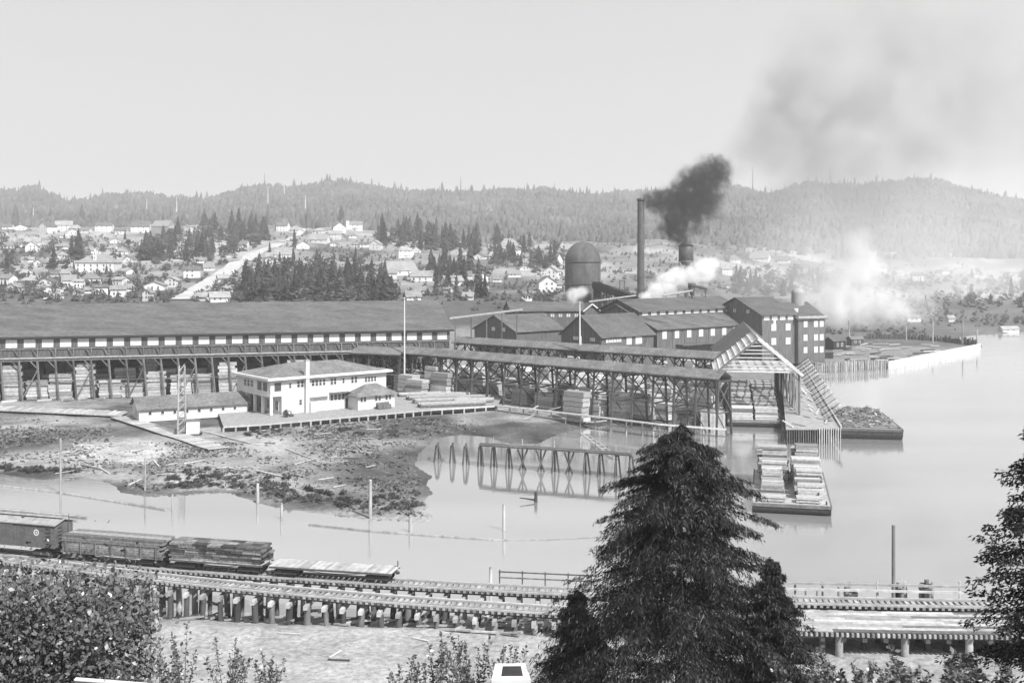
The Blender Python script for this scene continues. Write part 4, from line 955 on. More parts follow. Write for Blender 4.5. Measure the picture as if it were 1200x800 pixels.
for i in range(46):
    t = r.random(); u = r.random() * .8 + .1; q = dk[0].lerp(dk[1], u).lerp(dk[3].lerp(dk[2], u), t); a = r.uniform(0, pi); Lb = r.uniform(2, 5)
    o = beam('loose_board', r.choice(['driftwood', 'pale_wood', 'lumber']), (q.x, q.y, dz + .1), (q.x + Lb * math.cos(a) * .5, q.y + Lb * abs(math.sin(a)), dz + .1 + r.uniform(0, 1.2)), .35, .1)
    tag(o, 'loose board thrown down on the right-hand dock of the slip', 'board', 'loose boards on the dock')
# barges
def hull(fr, L, Wd, h, name, lab, rake=1.6, deckm='pale_wood'):
    t = thing(name, lab, 'barge', fr.pt(0, 0, -.5)); w = Wd / 2
    V = [(-w, rake, -.8), (w, rake, -.8), (w, L - rake, -.8), (-w, L - rake, -.8), (-w, 0, h * .45), (w, 0, h * .45), (w, L, h * .45), (-w, L, h * .45), (-w, 0, h), (w, 0, h), (w, L, h), (-w, L, h)]
    Fc = [(3, 2, 1, 0)] + [(i, (i + 1) % 4, 4 + (i + 1) % 4, 4 + i) for i in range(4)] + [(4 + i, 4 + (i + 1) % 4, 8 + (i + 1) % 4, 8 + i) for i in range(4)] + [(8, 9, 10, 11)]
    fr.mesh('hull', 'tar_wood', V, Fc, t)
    for i in range(int(L / .6)): fr.box('deck_plank', deckm, -w + .06, w - .06, .05 + i * .6, .05 + i * .6 + .56, h + .005, h + .09, t)
    fr.box('rub_rail', 'old_wood', -w - .08, w + .08, -.1, 0, h - .35, h + .1, t)
    for x in (-w, w): fr.box('side_rail', 'old_wood', x - .1, x + .1, 0, L, h - .3, h + .14, t)
    for x, y in ((-w + .6, .8), (w - .6, .8)): fr.pole('bollard', 'iron', (x, y, h), (x, y, h + .6), .14, t)
    return t
p = (P(882, 603, 0) + P(973, 603, 0)) / 2; f1 = Frame((p.x, p.y, 0), math.radians(-13))
hull(f1, 25, 10.7, 1.35, 'lumber_barge', 'flat dark barge loaded with rows of pale sawn lumber in open water')
def bundle(fr, x0, x1, y0, y1, z0, hts, lab, seed, grp, m='lumber'):
    r = random.Random(seed); t = thing('lumber_bundle', lab, 'lumber', fr.pt((x0 + x1) / 2, (y0 + y1) / 2, z0), grp)
    z = z0 + .12; 
    for s in (.2, .8): x = x0 + (x1 - x0) * s; fr.box('bearer', 'tar_wood', x - .1, x + .1, y0, y1, z0, z - .005, t)
    k = 0
    while z < z0 + hts:
        h = r.uniform(.26, .4); n_ = 2
        for j in range(n_):
            ya, yb = y0 + (y1 - y0) * j / n_, y0 + (y1 - y0) * (j + .97) / n_
            fr.box('timber', m if r.random() < .8 else 'lumber_dark', x0 + r.uniform(0, .22), x1 - r.uniform(0, .25), ya + r.uniform(0, .04), yb, z, z + h, t)
        z += h + (.03 if k % 3 else .12); k += 1
    return t
r = random.Random(21)
hs = [.8, 1.8, 2.9, 2.6, 3.6, 4.2, 3.8, 4.5, 3.9]
for i in range(9):
    y0 = .9 + i * 2.6
    for s, xa, xb in (('left', -4.95, -.25), ('right', .1, 4.9)):
        hh = hs[i] * r.uniform(.7, 1.15) * (.7 if (s == 'left' and i in (2, 3)) else 1)
        bundle(Frame(f1.pt(0, y0, 0), f1.a + r.uniform(-.07, .07)), xa + r.uniform(-.1, .9), xb + r.uniform(-1.0, .1), 0, r.uniform(1.7, 2.5), 1.45, hh, '%s row from the near end, %s-hand lumber pile on the open-water barge' % (ordinal(i), s), 100 + i * 2 + (s == 'left'), 'lumber piles on the barge', 'lumber' if r.random() < .7 else 'pale_wood')
for (a, b_, nm) in (((.9, 5.2, 3.3), (4.4, 4.9, 3.2), 'lashing timber lying across the right-hand piles of the open-water barge'), ((3.6, 2.2, 1.9), (4.3, 6.5, 3.6), 'slanting dark timber leaning on the right-hand piles of the open-water barge')):
    o = beam('lashing_timber', 'tar_wood', f1.pt(*a), f1.pt(*b_), .16, .16); tag(o, nm, 'timber')
# barge in the slip
f2 = Frame(fs.pt(-.6, 1.2, 0), SPHI)
hull(f2, 26, 11.0, 1.3, 'slip_barge', 'barge lying inside the slip under the bare rafters, stacked with pale lumber')
for i in range(6):
    y0 = .8 + i * 4.1
    for s, xa, xb in (('left', -5.0, -.2), ('right', .1, 5.0)):
        bundle(f2, xa, xb, y0, y0 + 3.2, 1.4, [2.7, 3.4, 4.4, 5.2, 5.6, 6][i] * r.uniform(.93, 1.05), '%s row from the mouth, %s-hand lumber pile on the slip barge' % (ordinal(i), s), 200 + i * 2 + (s == 'left'), 'lumber piles on the slip barge', 'new_wood' if i < 1 else 'lumber')
# scow of slab wood
p = (P(985, 515, 0) + P(1057, 515, 0)) / 2; f3 = Frame((p.x, p.y, 0), math.radians(-9))
hull(f3, 29, 12.0, 2.0, 'slab_scow', 'dark scow heaped with loose slab wood moored right of the dock', deckm='lumber_dark')
sl = thing('slab_wood', 'heap of loose tangled slab wood covering the dark scow', 'slab wood', f3.pt(0, 14, 2))
for i in range(260):
    x, y = r.uniform(-5.4, 5.4), r.uniform(.8, 27.5); e_ = min(1, (6 - abs(x)) / 3) * min(1, y / 4, (28.5 - y) / 4); z = 2.15 + e_ * r.uniform(.1, 1.3); a = r.uniform(0, pi); Lb = r.uniform(.8, 1.9)
    fx = min(max(Lb * math.cos(a), -5.8 - x), 5.8 - x); fy = Lb * math.sin(a)
    f3.beam('slab', r.choice(['lumber_dark', 'old_wood', 'pale_wood', 'lumber_dark']), (x, y, z), (x + fx, min(y + fy, 28.6), z + r.uniform(-.3, .3)), .3, .14, sl)
# ---- log pond bulkhead and fill
def pile_row(pts, n, top, lab, r0=.24, m='pile_wood', seed=1, walings=True):
    rr = random.Random(seed); P0 = [P(x, y, 0) for x, y in pts]; t = thing('pile_bulkhead', lab, 'bulkhead', (P0[0].x, P0[0].y, -1))
    segs = [(a, b_, (b_ - a).length) for a, b_ in zip(P0[:-1], P0[1:])]; tot = sum(s[2] for s in segs)
    for i in range(n):
        d_ = tot * (i + .5) / n
        for a, b_, L_ in segs:
            if d_ <= L_: q = a.lerp(b_, d_ / L_); break
            d_ -= L_
        pole('pile', m, (q.x + rr.uniform(-.1, .1), q.y, -1.5), (q.x + rr.uniform(-.12, .12), q.y, top * rr.uniform(.8, 1.15)), r0 * rr.uniform(.8, 1.2), t, 7, .9)
    if walings:
        for a, b_, L_ in segs: beam('waling', 'old_wood', a + Vector((0, .45, top * .55)), b_ + Vector((0, .45, top * .55)), .3, .35, t)
    return t
pile_row([(944, 439), (985, 436.5), (1040, 432)], 42, 3.2, 'near row of close-set grey piles below the tall mill building', .3)
pile_row([(1013, 401), (1060, 401.5), (1105, 404), (1146, 408)], 70, 3.6, 'far row of dark piles along the back of the log pond', .32, 'dark_wood', 2)
sw = thing('plank_seawall', 'long pale plank seawall running out to the point of the log pond', 'seawall', P(1040, 432, 0))
a, b_ = P(1041, 432.5, 0), P(1149, 410, 0); n_ = 60
for i in range(n_):
    u, v = a.lerp(b_, i / n_), a.lerp(b_, (i + .94) / n_); off = .05 * (i % 2)
    beam('plank', 'new_wood', (u.x, u.y - off, .9), (v.x, v.y - off, .9), .16, 2.6 + .16 * (i % 3), sw)
beam('cap_rail', 'new_wood', a + Vector((0, 0, 2.35)), b_ + Vector((0, 0, 2.35)), .5, .25, sw)
r = random.Random(31)
for i in range(60):
    px, py = r.uniform(960, 1110), r.uniform(405, 428)
    if py > 426 - max(px - 1030, 0) * .22: continue
    p = P(px, py, .8); g0 = max(gz(p.x, p.y), .2); a = r.uniform(-.5, .6); Lb = r.uniform(2, 7)
    o = pole('pond_log', r.choice(['pile_wood', 'driftwood', 'dark_wood']), (p.x, p.y, g0 + .3), (p.x + Lb * math.cos(a), p.y + Lb * math.sin(a), g0 + .3 + r.uniform(0, .5)), .3, n=7, taper=.8)
    tag(o, 'log lying in the log pond between the pile rows', 'log', 'logs in the log pond')
for i, (px, py, yt) in enumerate([(1093, 404, 374), (1128, 405, 372), (1145, 408, 386), (1062, 402, 382), (995, 404, 375)]):
    p = P(px, py, .5); o = pole('mooring_pole', 'pile_wood', p, PD(px, yt, p.y), .35, n=7, taper=.7); tag(o, '%s tall thin pole standing along the log pond counting from the mill' % ordinal([3, 4, 5, 2, 1][i] - 1), 'pole', 'poles at the log pond')
def shack(px, py, w, d_, h, lab, wall, roof, rot=.3, rise=1.0, z=None, name='shack', cat='shack', op=True):
    p = hit(px, py, 200) if z is None else P(px, py, z); f_ = Frame((p.x, p.y, 0), rot); t = thing(name, lab, cat, p)
    gable(f_, w, d_, p.z - .5, p.z + h, rise, t, wall, roof, ov=.3, th=.12)
    if op: window(f_, w * .25, 0, p.z + h * .4, w * .16, h * .38, 1, 2, t); window(f_, w * .6, 0, p.z + h * .4, w * .16, h * .38, 1, 2, t)
    return t
shack(942, 420, 10.5, 4, 2.0, 'low dark lean-to under the windows of the tall mill building', 'tar_wood', 'dark_wood', .15, .6, z=1.5, name='lean_to', cat='shed', op=False)
shack(977, 411, 6, 5, 3.6, 'dark huddled shack with pale roof patch beside the tall mill', 'tar_wood', 'roofing', .5, 1.3, z=1.5)
shack(998, 405, 5, 4, 2.6, 'small low shack at the near end of the log pond', 'dark_wood', 'roofing_pale', .2, 1, z=1.5)
shack(1064, 377, 7, 5, 2.2, 'long low white building on the flat far shore', 'white_paint', 'house_roof', .1, 1.6, z=1.6, name='shore_house', cat='house')
shack(1112, 377, 3.5, 4, 2, 'small pale shack on the flat far shore right of the long low one', 'house_paint', 'house_roof', .1, 1.4, z=1.6, name='shore_house', cat='house')
shack(1175, 389, 8, 4, 1.5, 'low pale boathouse at the waterline of the far shore', 'house_paint', 'house_roof', .05, 1.2, z=.4, name='boathouse', cat='boathouse')

# ================================================================== railway trestle in front
def curve(pts):
    X = np.array([p.x for p in pts]); Y = np.array([p.y for p in pts]); xs = np.linspace(X[0], X[-1], 400)
    co = np.polyfit(X, Y, 3); ys = np.polyval(co, xs); s = np.concatenate([[0], np.cumsum(np.hypot(np.diff(xs), np.diff(ys)))])
    return xs, ys, s
RZ = 4.4
rear = curve([P(-150, 632.5, RZ), P(55, 650, RZ), P(250, 668, RZ), P(445, 683, RZ), P(640, 693, RZ), P(940, 702, RZ), P(1140, 707, RZ), P(1330, 710, RZ)])
frnt = curve([P(-60, 646, RZ), P(60, 659, RZ), P(300, 688, RZ), P(550, 710, RZ), P(640, 717, RZ), P(1000, 727, RZ), P(1150, 730, RZ), P(1330, 732, RZ)])
def at_s(c, s): return Vector((float(np.interp(s, c[2], c[0])), float(np.interp(s, c[2], c[1])), 0))
def at_x(c, x): return Vector((x, float(np.interp(x, c[0], c[1])), 0))
def s_px(c, px):
    q = 600 + F * c[0] / c[1]; return float(np.interp(px, q, c[2]))
def sweep(name, m, pts, w, h, parent):
    V = []; n_ = len(pts)
    for i, p in enumerate(pts):
        d_ = (pts[min(i + 1, n_ - 1)] - pts[max(i - 1, 0)]); sx = Vector((-d_.y, d_.x, 0)).normalized() * w / 2
        V += [p - sx - Vector((0, 0, h)), p + sx - Vector((0, 0, h)), p + sx, p - sx]
    Fc = [(4 * i + k, 4 * i + 4 + k, 4 * i + 4 + (k + 1) % 4, 4 * i + (k + 1) % 4) for i in range(n_ - 1) for k in range(4)] + [(0, 1, 2, 3), (4 * n_ - 1, 4 * n_ - 2, 4 * n_ - 3, 4 * n_ - 4)]
    Fc = [tuple(reversed(f)) for f in Fc]
    return put(name, mesh(V, Fc, m), Matrix.Identity(4), parent)
def track(c, name, lab, s0, s1, step=.56):
    a = at_s(c, s0); t = thing(name, lab, 'railway track', (a.x, a.y, 3.8))
    n_ = int((s1 - s0) / step)
    ss_ = np.linspace(s0, s1, n_)
    for i, s in enumerate(ss_):
        p, q = at_s(c, s), at_s(c, s + .2); d_ = (q - p).normalized(); nn = Vector((-d_.y, d_.x, 0)); e_ = random.uniform(-.07, .07)
        p.z = RZ - .13
        beam('tie', 'tie_wood', p - nn * (1.2 + e_), p + nn * (1.2 - e_), .25, .22, t)
    sd_ = np.linspace(s0, s1, 90)
    def off(o, z): 
        out = []
        for s in sd_:
            p, q = at_s(c, s), at_s(c, s + .2); d_ = (q - p).normalized(); out.append(p + Vector((-d_.y, d_.x, 0)) * o + Vector((0, 0, z)))
        return out
    for o in (-.75, .75): sweep('rail', 'rail_steel', off(o, RZ + .15), .09, .15, t)
    for o in (-1.08, 1.08): sweep('guard_timber', 'pale_wood', off(o, RZ + .14), .2, .15, t)
    for o in (-.45, .45): sweep('stringer', 'old_wood', off(o, RZ - .25), .36, .3, t)
    return t
S0 = .5
track(rear, 'railway_track', 'rear rail track on the trestle carrying the freight cars', S0, rear[2][-1] - .5)
track(frnt, 'railway_track', 'empty nearer rail track on the trestle curving in from the left', S0, frnt[2][-1] - .5)
tb = thing('trestle_bents', 'timber pile bents and long cap beams carrying both rail tracks over the shore', 'trestle', (0, 104, 0))
x = -66.0; k = 0; r = random.Random(17)
while x < 46:
    a = at_x(rear, x); b_ = at_x(frnt, max(x, frnt[0][0] + .1)); sep = a.y - b_.y; zc_ = RZ - .72
    lean = .35
    beam('cap_beam', 'pale_wood', (x + lean, a.y + 1.6, zc_ - .19), (x - lean, b_.y - 1.7, zc_ - .19), .38, .38, tb)
    ys = [a.y + 1.1, a.y - .9, b_.y + .9, b_.y - 1.1]
    if sep < 2.2: ys = [a.y + 1.1, a.y, b_.y - 1.2]
    for j, y in enumerate(ys):
        if k % 2 and j in (1, 2) and len(ys) == 4: continue
        xx = x + lean * (y - (a.y + b_.y) / 2) / max(sep, 1.5)
        g0 = gz(xx, y) - .6; pole('pile', r.choice(['pile_wood', 'old_wood', 'dark_wood', 'dark_wood']), (xx + r.uniform(-.2, .2), y, g0), (xx, y, zc_ - .35), r.uniform(.24, .34), tb, 8, .92)
    if k % 3 == 0 and ys[-1] > 0:
        beam('sway_brace', 'old_wood', (x - .3, b_.y - 1.5, zc_ - .5), (x + .3, a.y + 1.3, max(gz(x, a.y), 0) + .4), .1, .28, tb)
    x += 1.75; k += 1
# planked roadway beside the near track at the right
pd = thing('plank_roadway', 'wide pale plank roadway laid over the near track on thick posts at the right', 'roadway', P(1000, 740, 2))
xs_ = np.arange(21.5, 47.5, .01); rows_ = 9
for j in range(rows_):
    yo = -2.9 + j * .62
    xa = 21.5
    while xa < 47:
        xb = min(xa + r.uniform(4.5, 8), 47.5); p, q = at_x(frnt, xa), at_x(frnt, xb)
        beam('plank', r.choice(['pale_wood', 'pale_wood', 'tie_wood', 'old_wood']), (xa, p.y + yo, RZ + .24 + .012 * (j % 2)), (xb - .03, q.y + yo, RZ + .24 + .012 * (j % 2)), .58, .09, pd); xa = xb
for i in range(62):
    xa = 21.7 + i * .42; p = at_x(frnt, xa); beam('joist', 'tie_wood', (xa, p.y - 3.35, RZ + .02), (xa, p.y + 2.6, RZ + .02), .2, .3, pd)
for xa in (27.5, 28.0 + 4.9, 38.2, 43.5): p = at_x(frnt, xa); pole('post', 'pale_wood', (xa, p.y - 2.6, gz(xa, p.y - 2.6) - .4), (xa, p.y - 2.6, RZ - .25), .34, pd, 10, .95)
p, q = at_x(frnt, 21.5), at_x(frnt, 47.5); beam('cap_stringer', 'old_wood', (21.5, p.y - 2.7, RZ - .3), (47.5, q.y - 2.7, RZ - .3), .4, .35, pd)
p, q = at_x(rear, 24), at_x(rear, 40)
gr = thing('guard_railing', 'low timber guard railing along the rear track at the right', 'railing', (24, p.y + 2.0, RZ - .6))
beam('top_rail', 'pale_wood', (24, p.y + 2.0, RZ + 1.0), (42, q.y + 1.9, RZ + 1.0), .14, .2, gr); beam('lower_rail', 'pale_wood', (24, p.y + 2.0, RZ + .45), (42, q.y + 1.9, RZ + .45), .14, .2, gr)
for i in range(8): xa = 24 + i * 18 / 7; yy = p.y + 2.0 - .1 * i / 7; beam('post', 'pale_wood', (xa, yy + .1, RZ - .6), (xa, yy + .1, RZ + 1.1), .16, .16, gr)
gr2 = thing('guard_railing', 'short dark railing behind the rear track left of the big conifer', 'railing', (-1, at_x(rear, 0).y + 2.2, RZ - .6))
for z in (.45, 1.0): beam('rail', 'old_wood', (-1.3, at_x(rear, -1).y + 2.2, RZ + z), (8, at_x(rear, 8).y + 2.2, RZ + z), .1, .12, gr2)
for i in range(5): xa = -1.2 + i * 2.2; beam('post', 'old_wood', (xa, at_x(rear, xa).y + 2.3, RZ - .6), (xa, at_x(rear, xa).y + 2.3, RZ + 1.15), .12, .12, gr2)
for i, (px, yt, rr, lab) in enumerate([(1047, 615, .2, 'tall thin pole rising behind the rear track at the right'), (945, 690, .2, 'short mooring stub behind the guard railing, first from the conifer'), (958, 689, .16, 'short mooring stub behind the guard railing, second from the conifer'),
                                   (983, 687, .16, 'short mooring stub behind the guard railing, third from the conifer'), (1029, 690, .18, 'short mooring stub just left of the tall thin pole')]):
    D0 = 107.5; a = PD(px, 700, D0); o = pole('mooring_post', 'pile_wood', (a.x, D0, -1), PD(px, yt, D0), rr, n=8, taper=.85); tag(o, lab, 'post')
for px, yt, nn_, lab in [(1055, 683, 4, 'cluster of bound mooring piles beside the tall thin pole'), (997, 687, 2, 'pair of dark bound mooring piles behind the guard railing'), (1085, 680, 6, 'large cluster of bound mooring piles with a taller centre pile')]:
    D0 = 107.8; a = PD(px, 700, D0); t = thing('dolphin', lab, 'mooring piles', (a.x, D0, -1))
    for j in range(nn_):
        an = 2 * pi * j / nn_; ox, oy = .42 * math.cos(an), .42 * math.sin(an); top = PD(px, yt + (0 if j == 1 else 4), D0)
        pole('pile', 'pile_wood' if j % 2 else 'tar_wood', (a.x + ox * 1.5, D0 + oy * 1.5, -1), (a.x + ox, D0 + oy, top.z), .24, t, 8, .95)
    put('band', cyl_me('iron', 10, 1), Matrix.Translation((a.x, D0, PD(px, yt + 9, D0).z)) @ Matrix.Diagonal((.72, .72, .12, 1)), t)
# ---- rolling stock
def truck(f_, xc, z, parent):
    o = f_.box('truck', 'iron', xc - 1.05, xc + 1.05, -.82, .82, z + .32, z + .62, parent)
    for x in (-.8, .8):
        for y in (-.8, .8):
            M = f_.M @ Matrix.Translation((xc + x, y - .07, z + .42)) @ Matrix.Rotation(-pi / 2, 4, 'X') @ Matrix.Diagonal((.42, .42, .14, 1))
            w_ = put('wheel', cyl_me('iron', 16, 1), M, o)
        pass
    for y in (-1.0, 1.0): f_.box('side_frame', 'iron', xc - 1.15, xc + 1.15, y - .07, y + .07, z + .32, z + .72, o)
def carframe(s0, s1):
    a, b_ = at_s(rear, s0), at_s(rear, s1); return Frame((a.x, a.y, 0), math.atan2(b_.y - a.y, b_.x - a.x))
zr = RZ + .15; sB = s_px(rear, 74)
f_ = carframe(sB - 12.2, sB); bc = thing('boxcar', 'dark wooden boxcar with a white ring emblem and pale roof on the rear track', 'boxcar', f_.pt(0, 0, zr))
Lc = 12.2
f_.box('body', 'car_red', 0, Lc, -1.38, 1.38, zr + 1.15, zr + 3.65, bc)
V = [(-.2, -1.55, zr + 3.62), (Lc + .2, -1.55, zr + 3.62), (Lc + .2, 0, zr + 4.0), (-.2, 0, zr + 4.0), (Lc + .2, 1.55, zr + 3.62), (-.2, 1.55, zr + 3.62)]; V += [(a, b_, c - .1) for a, b_, c in V]
f_.mesh('roof', 'pale_wood', V, [(0, 1, 2, 3), (3, 2, 4, 5), (9, 8, 7, 6), (11, 10, 8, 9), (6, 7, 1, 0), (4, 10, 11, 5), (0, 3, 9, 6), (3, 5, 11, 9), (1, 7, 8, 2), (2, 8, 10, 4)], bc)
f_.box('running_board', 'pale_wood', -.1, Lc + .1, -.28, .28, zr + 4.08, zr + 4.14, bc)
f_.box('door', 'car_red', 5.1, 7.1, -1.47, -1.39, zr + 1.15, zr + 3.5, bc); f_.box('door_track', 'iron', 4.9, 9.0, -1.52, -1.4, zr + 3.5, zr + 3.6, bc)
for i in range(int(Lc / .3)): f_.box('siding_board', 'car_red', i * .3 + .02, i * .3 + .28, -1.4, -1.375, zr + 1.17, zr + 3.55, bc)
for i in range(6):
    f_.box('rung', 'iron', Lc - 1.0, Lc - .4, -1.5, -1.45, zr + 1.3 + i * .38, zr + 1.35 + i * .38, bc); f_.box('rung', 'iron', Lc + .06, Lc + .1, -.9, -.3, zr + 1.3 + i * .38, zr + 1.35 + i * .38, bc)
f_.box('end_post', 'car_red', Lc, Lc + .1, -.1, .1, zr + 1.05, zr + 3.6, bc); f_.box('end_post', 'car_red', Lc, Lc + .12, 1.2, 1.38, zr + 1.05, zr + 3.6, bc)
def ring(f_, name, m, cx, y, cz, r0, r1, parent, n_=20):
    V = [(cx + rr * math.cos(2 * pi * i / n_), y, cz + rr * math.sin(2 * pi * i / n_)) for rr in (r0, r1) for i in range(n_)]
    return f_.mesh(name, m, V, [(i, (i + 1) % n_, n_ + (i + 1) % n_, n_ + i) for i in range(n_)], parent)
ring(f_, 'emblem_ring', 'white_paint', Lc - 2.2, -1.408, zr + 2.72, .2, .34, bc); ring(f_, 'emblem_dot', 'white_paint', Lc - 2.2, -1.408, zr + 2.72, .01, .1, bc)
for xa in (1.8, Lc - 1.8): truck(f_, xa, zr, bc)
f_.box('underframe', 'iron', 0, Lc, -.4, .4, zr + .85, zr + 1.149, bc); f_.box('coupler', 'iron', Lc, Lc + .45, -.15, .15, zr + .75, zr + 1.0, bc)
f_.pole('brake_staff', 'iron', (Lc + .2, .6, zr + 1.1), (Lc + .2, .6, zr + 4.4), .03, bc, 6, 1)
def flatcar(s0, s1, lab, stakes=True):
    f_ = carframe(s0, s1); L_ = s1 - s0; t = thing('flatcar', lab, 'flatcar', f_.pt(0, 0, zr))
    f_.box('frame', 'iron', 0, L_, -.5, .5, zr + .85, zr + 1.055, t)
    for y in (-1.33, 1.2): f_.box('side_sill', 'old_wood', 0, L_, y, y + .13, zr + .88, zr + 1.058, t)
    n_ = int(L_ / .3)
    for i in range(n_): f_.box('deck_board', 'pale_wood' if not stakes else 'old_wood', i * L_ / n_ + .01, (i + 1) * L_ / n_ - .01, -1.35, 1.35, zr + 1.06, zr + 1.13, t)
    for xa in (1.6, L_ - 1.6): truck(f_, xa, zr, t)
    for s in (0, 1): f_.box('coupler', 'iron', -.35 if s == 0 else L_, 0 if s == 0 else L_ + .35, -.14, .14, zr + .72, zr + .95, t)
    f_.pole('brake_wheel', 'iron', (L_ - .1, .9, zr + 1.1), (L_ - .1, .9, zr + 1.75), .05, t, 8, 1)
    for y in (-.5, .5):
        f_.beam('truss_rod', 'iron', (2.6, y, zr + .7), (L_ / 2 - 1, y, zr + .5), .05, .05, t); f_.beam('truss_rod', 'iron', (L_ / 2 - 1, y, zr + .5), (L_ / 2 + 1, y, zr + .5), .05, .05, t); f_.beam('truss_rod', 'iron', (L_ / 2 + 1, y, zr + .5), (L_ - 2.6, y, zr + .7), .05, .05, t)
    if stakes:
        for i in range(7):
            for y in (-1.4, 1.4): f_.beam('stake', 'old_wood', (.7 + i * (L_ - 1.4) / 6, y, zr + .8), (.7 + i * (L_ - 1.4) / 6, y, zr + 2.15), .1, .13, t)
    return f_, L_
def board_load(f_, L_, lab, seed, short):
    rr = random.Random(seed); t = thing('lumber_load', lab, 'lumber', f_.pt(L_ / 2, 0, zr + 1.13))
    for k in range(7):
        z = zr + 1.14 + k * .23
        for j in range(3):
            y0 = -1.28 + j * .855
            if short:
                xa = rr.uniform(-.2, .3)
                while xa < L_ - .5:
                    xb = min(xa + rr.uniform(.8, 2.2), L_ + rr.uniform(-.3, .2)); f_.box('board', rr.choice(['car_lumber', 'lumber_dark', 'dark_wood']), xa, xb - .06, y0 + rr.uniform(-.06, .06), y0 + .82, z + rr.uniform(-.015, .015), z + .19, t); xa = xb
            else: f_.box('board', rr.choice(['car_lumber', 'car_lumber', 'lumber_dark', 'lumber_dark']), rr.uniform(-.1, .4), L_ - rr.uniform(-.1, .5), y0 + rr.uniform(-.05, .05), y0 + .83, z, z + .2, t)
s1 = sB + .7; s2 = s_px(rear, 199)
f_, L_ = flatcar(s1, s2, 'staked flatcar loaded with long boards, coupled behind the boxcar'); board_load(f_, L_, 'load of long weathered boards between stakes on the flatcar next to the boxcar', 1, False)
s3, s4 = s2 + .7, s_px(rear, 314)
f_, L_ = flatcar(s3, s4, 'flatcar piled with short ragged lumber, middle of the three flatcars', False); board_load(f_, L_, 'ragged dark load of short lumber on the middle flatcar', 2, True)
f_, L_ = flatcar(s4 + .7, s_px(rear, 464), 'empty flatcar with bare pale deck at the end of the train', False)
# odds and ends on the near bank
for (x0, y0, x1, y1, m_, lab) in [(386, 771, 400, 763, 'new_wood', 'pale board lying on the bare dirt bank'), (384, 777, 410, 784, 'dark_wood', 'dark stick lying on the bare dirt below the pale board'), (484, 748, 502, 752, 'driftwood', 'short pale stick on the dirt under the trestle'), (325, 742, 352, 744, 'driftwood', 'long pale slat flush with the dirt bank')]:
    def nh(px, py):
        D = np.linspace(92, 113, 400); z = HC - (py - YH) / F * D; g = ground_z((px - 600) / F * D, D); k = int(np.argmax(g >= z)); return Vector(((px - 600) / F * D[k], D[k], g[k]))
    a, b_ = nh(x0, y0), nh(x1, y1); o = beam('stray_board', m_, a + Vector((0, 0, .08)), b_ + Vector((0, 0, .1)), .14, .08); tag(o, lab, 'board')
for i in range(46):
    px = r.uniform(180, 640); xx = (px - 600) / F * 101.5; b_ = at_x(frnt, xx); y = b_.y + r.uniform(-2.5, 4); xx = (px - 600) / F * y; g0 = gz(xx, y); a = r.uniform(-.6, .6); Lb = r.uniform(.8, 2.6)
    o = beam('trestle_debris', r.choice(['driftwood', 'pale_wood', 'dark_wood']), (xx, y, max(g0, 0) + .15), (xx + Lb * math.cos(a), y + Lb * math.sin(a), max(g0, 0) + .2 + r.uniform(0, .4)), r.uniform(.15, .35), .14)
    tag(o, 'scrap of timber lying under the railway trestle', 'timber', 'timber scraps under the trestle')
p = PD(1083, 771, 99); g0 = gz(p.x, p.y); o = pole('log_butt', 'driftwood', (p.x - 1.1, p.y + .4, g0 + .5), (p.x + 1.2, p.y - .4, g0 + .4), .42, n=12, taper=.9); tag(o, 'short thick pale log lying under the plank roadway', 'log')

# ================================================================== far hillside: road, houses, trees
def road(pts, w, name, lab=None):
    ps = [hit(x, y, 430) for x, y in pts]; V = []
    fine = []
    for a, b_ in zip(ps[:-1], ps[1:]):
        for i in range(14): fine.append(a.lerp(b_, i / 14))
    fine.append(ps[-1])
    for i, p in enumerate(fine):
        d_ = fine[min(i + 1, len(fine) - 1)] - fine[max(i - 1, 0)]; sx = Vector((d_.y, -d_.x, 0)).normalized() * w / 2
        for s in (-1, -.33, .33, 1): q = p + sx * s; V.append((q.x, q.y, gz(q.x, q.y) + .45))
    Fc = [(4 * i + k, 4 * i + k + 1, 4 * i + 5 + k, 4 * i + 4 + k) for i in range(len(fine) - 1) for k in range(3)]
    o = put(name, mesh(V, Fc, 'road_dirt'), Matrix.Identity(4)); o['kind'] = 'structure'
mat('road_dirt', .42, .25, .2, rand=0)
road([(212, 352), (240, 335), (275, 312), (300, 297), (326, 286)], 11, 'hill_road'); road([(58, 352), (78, 330), (100, 319)], 6, 'hill_road'); road([(330, 284), (352, 274), (380, 268)], 6, 'hill_road')
ROADPX = [(212, 352), (240, 335), (275, 312), (300, 297), (326, 286)]
def on_road(px, py, w=8):
    return abs(py - np.interp(px, [q[0] for q in ROADPX], [q[1] for q in ROADPX])) < w and 205 < px < 335
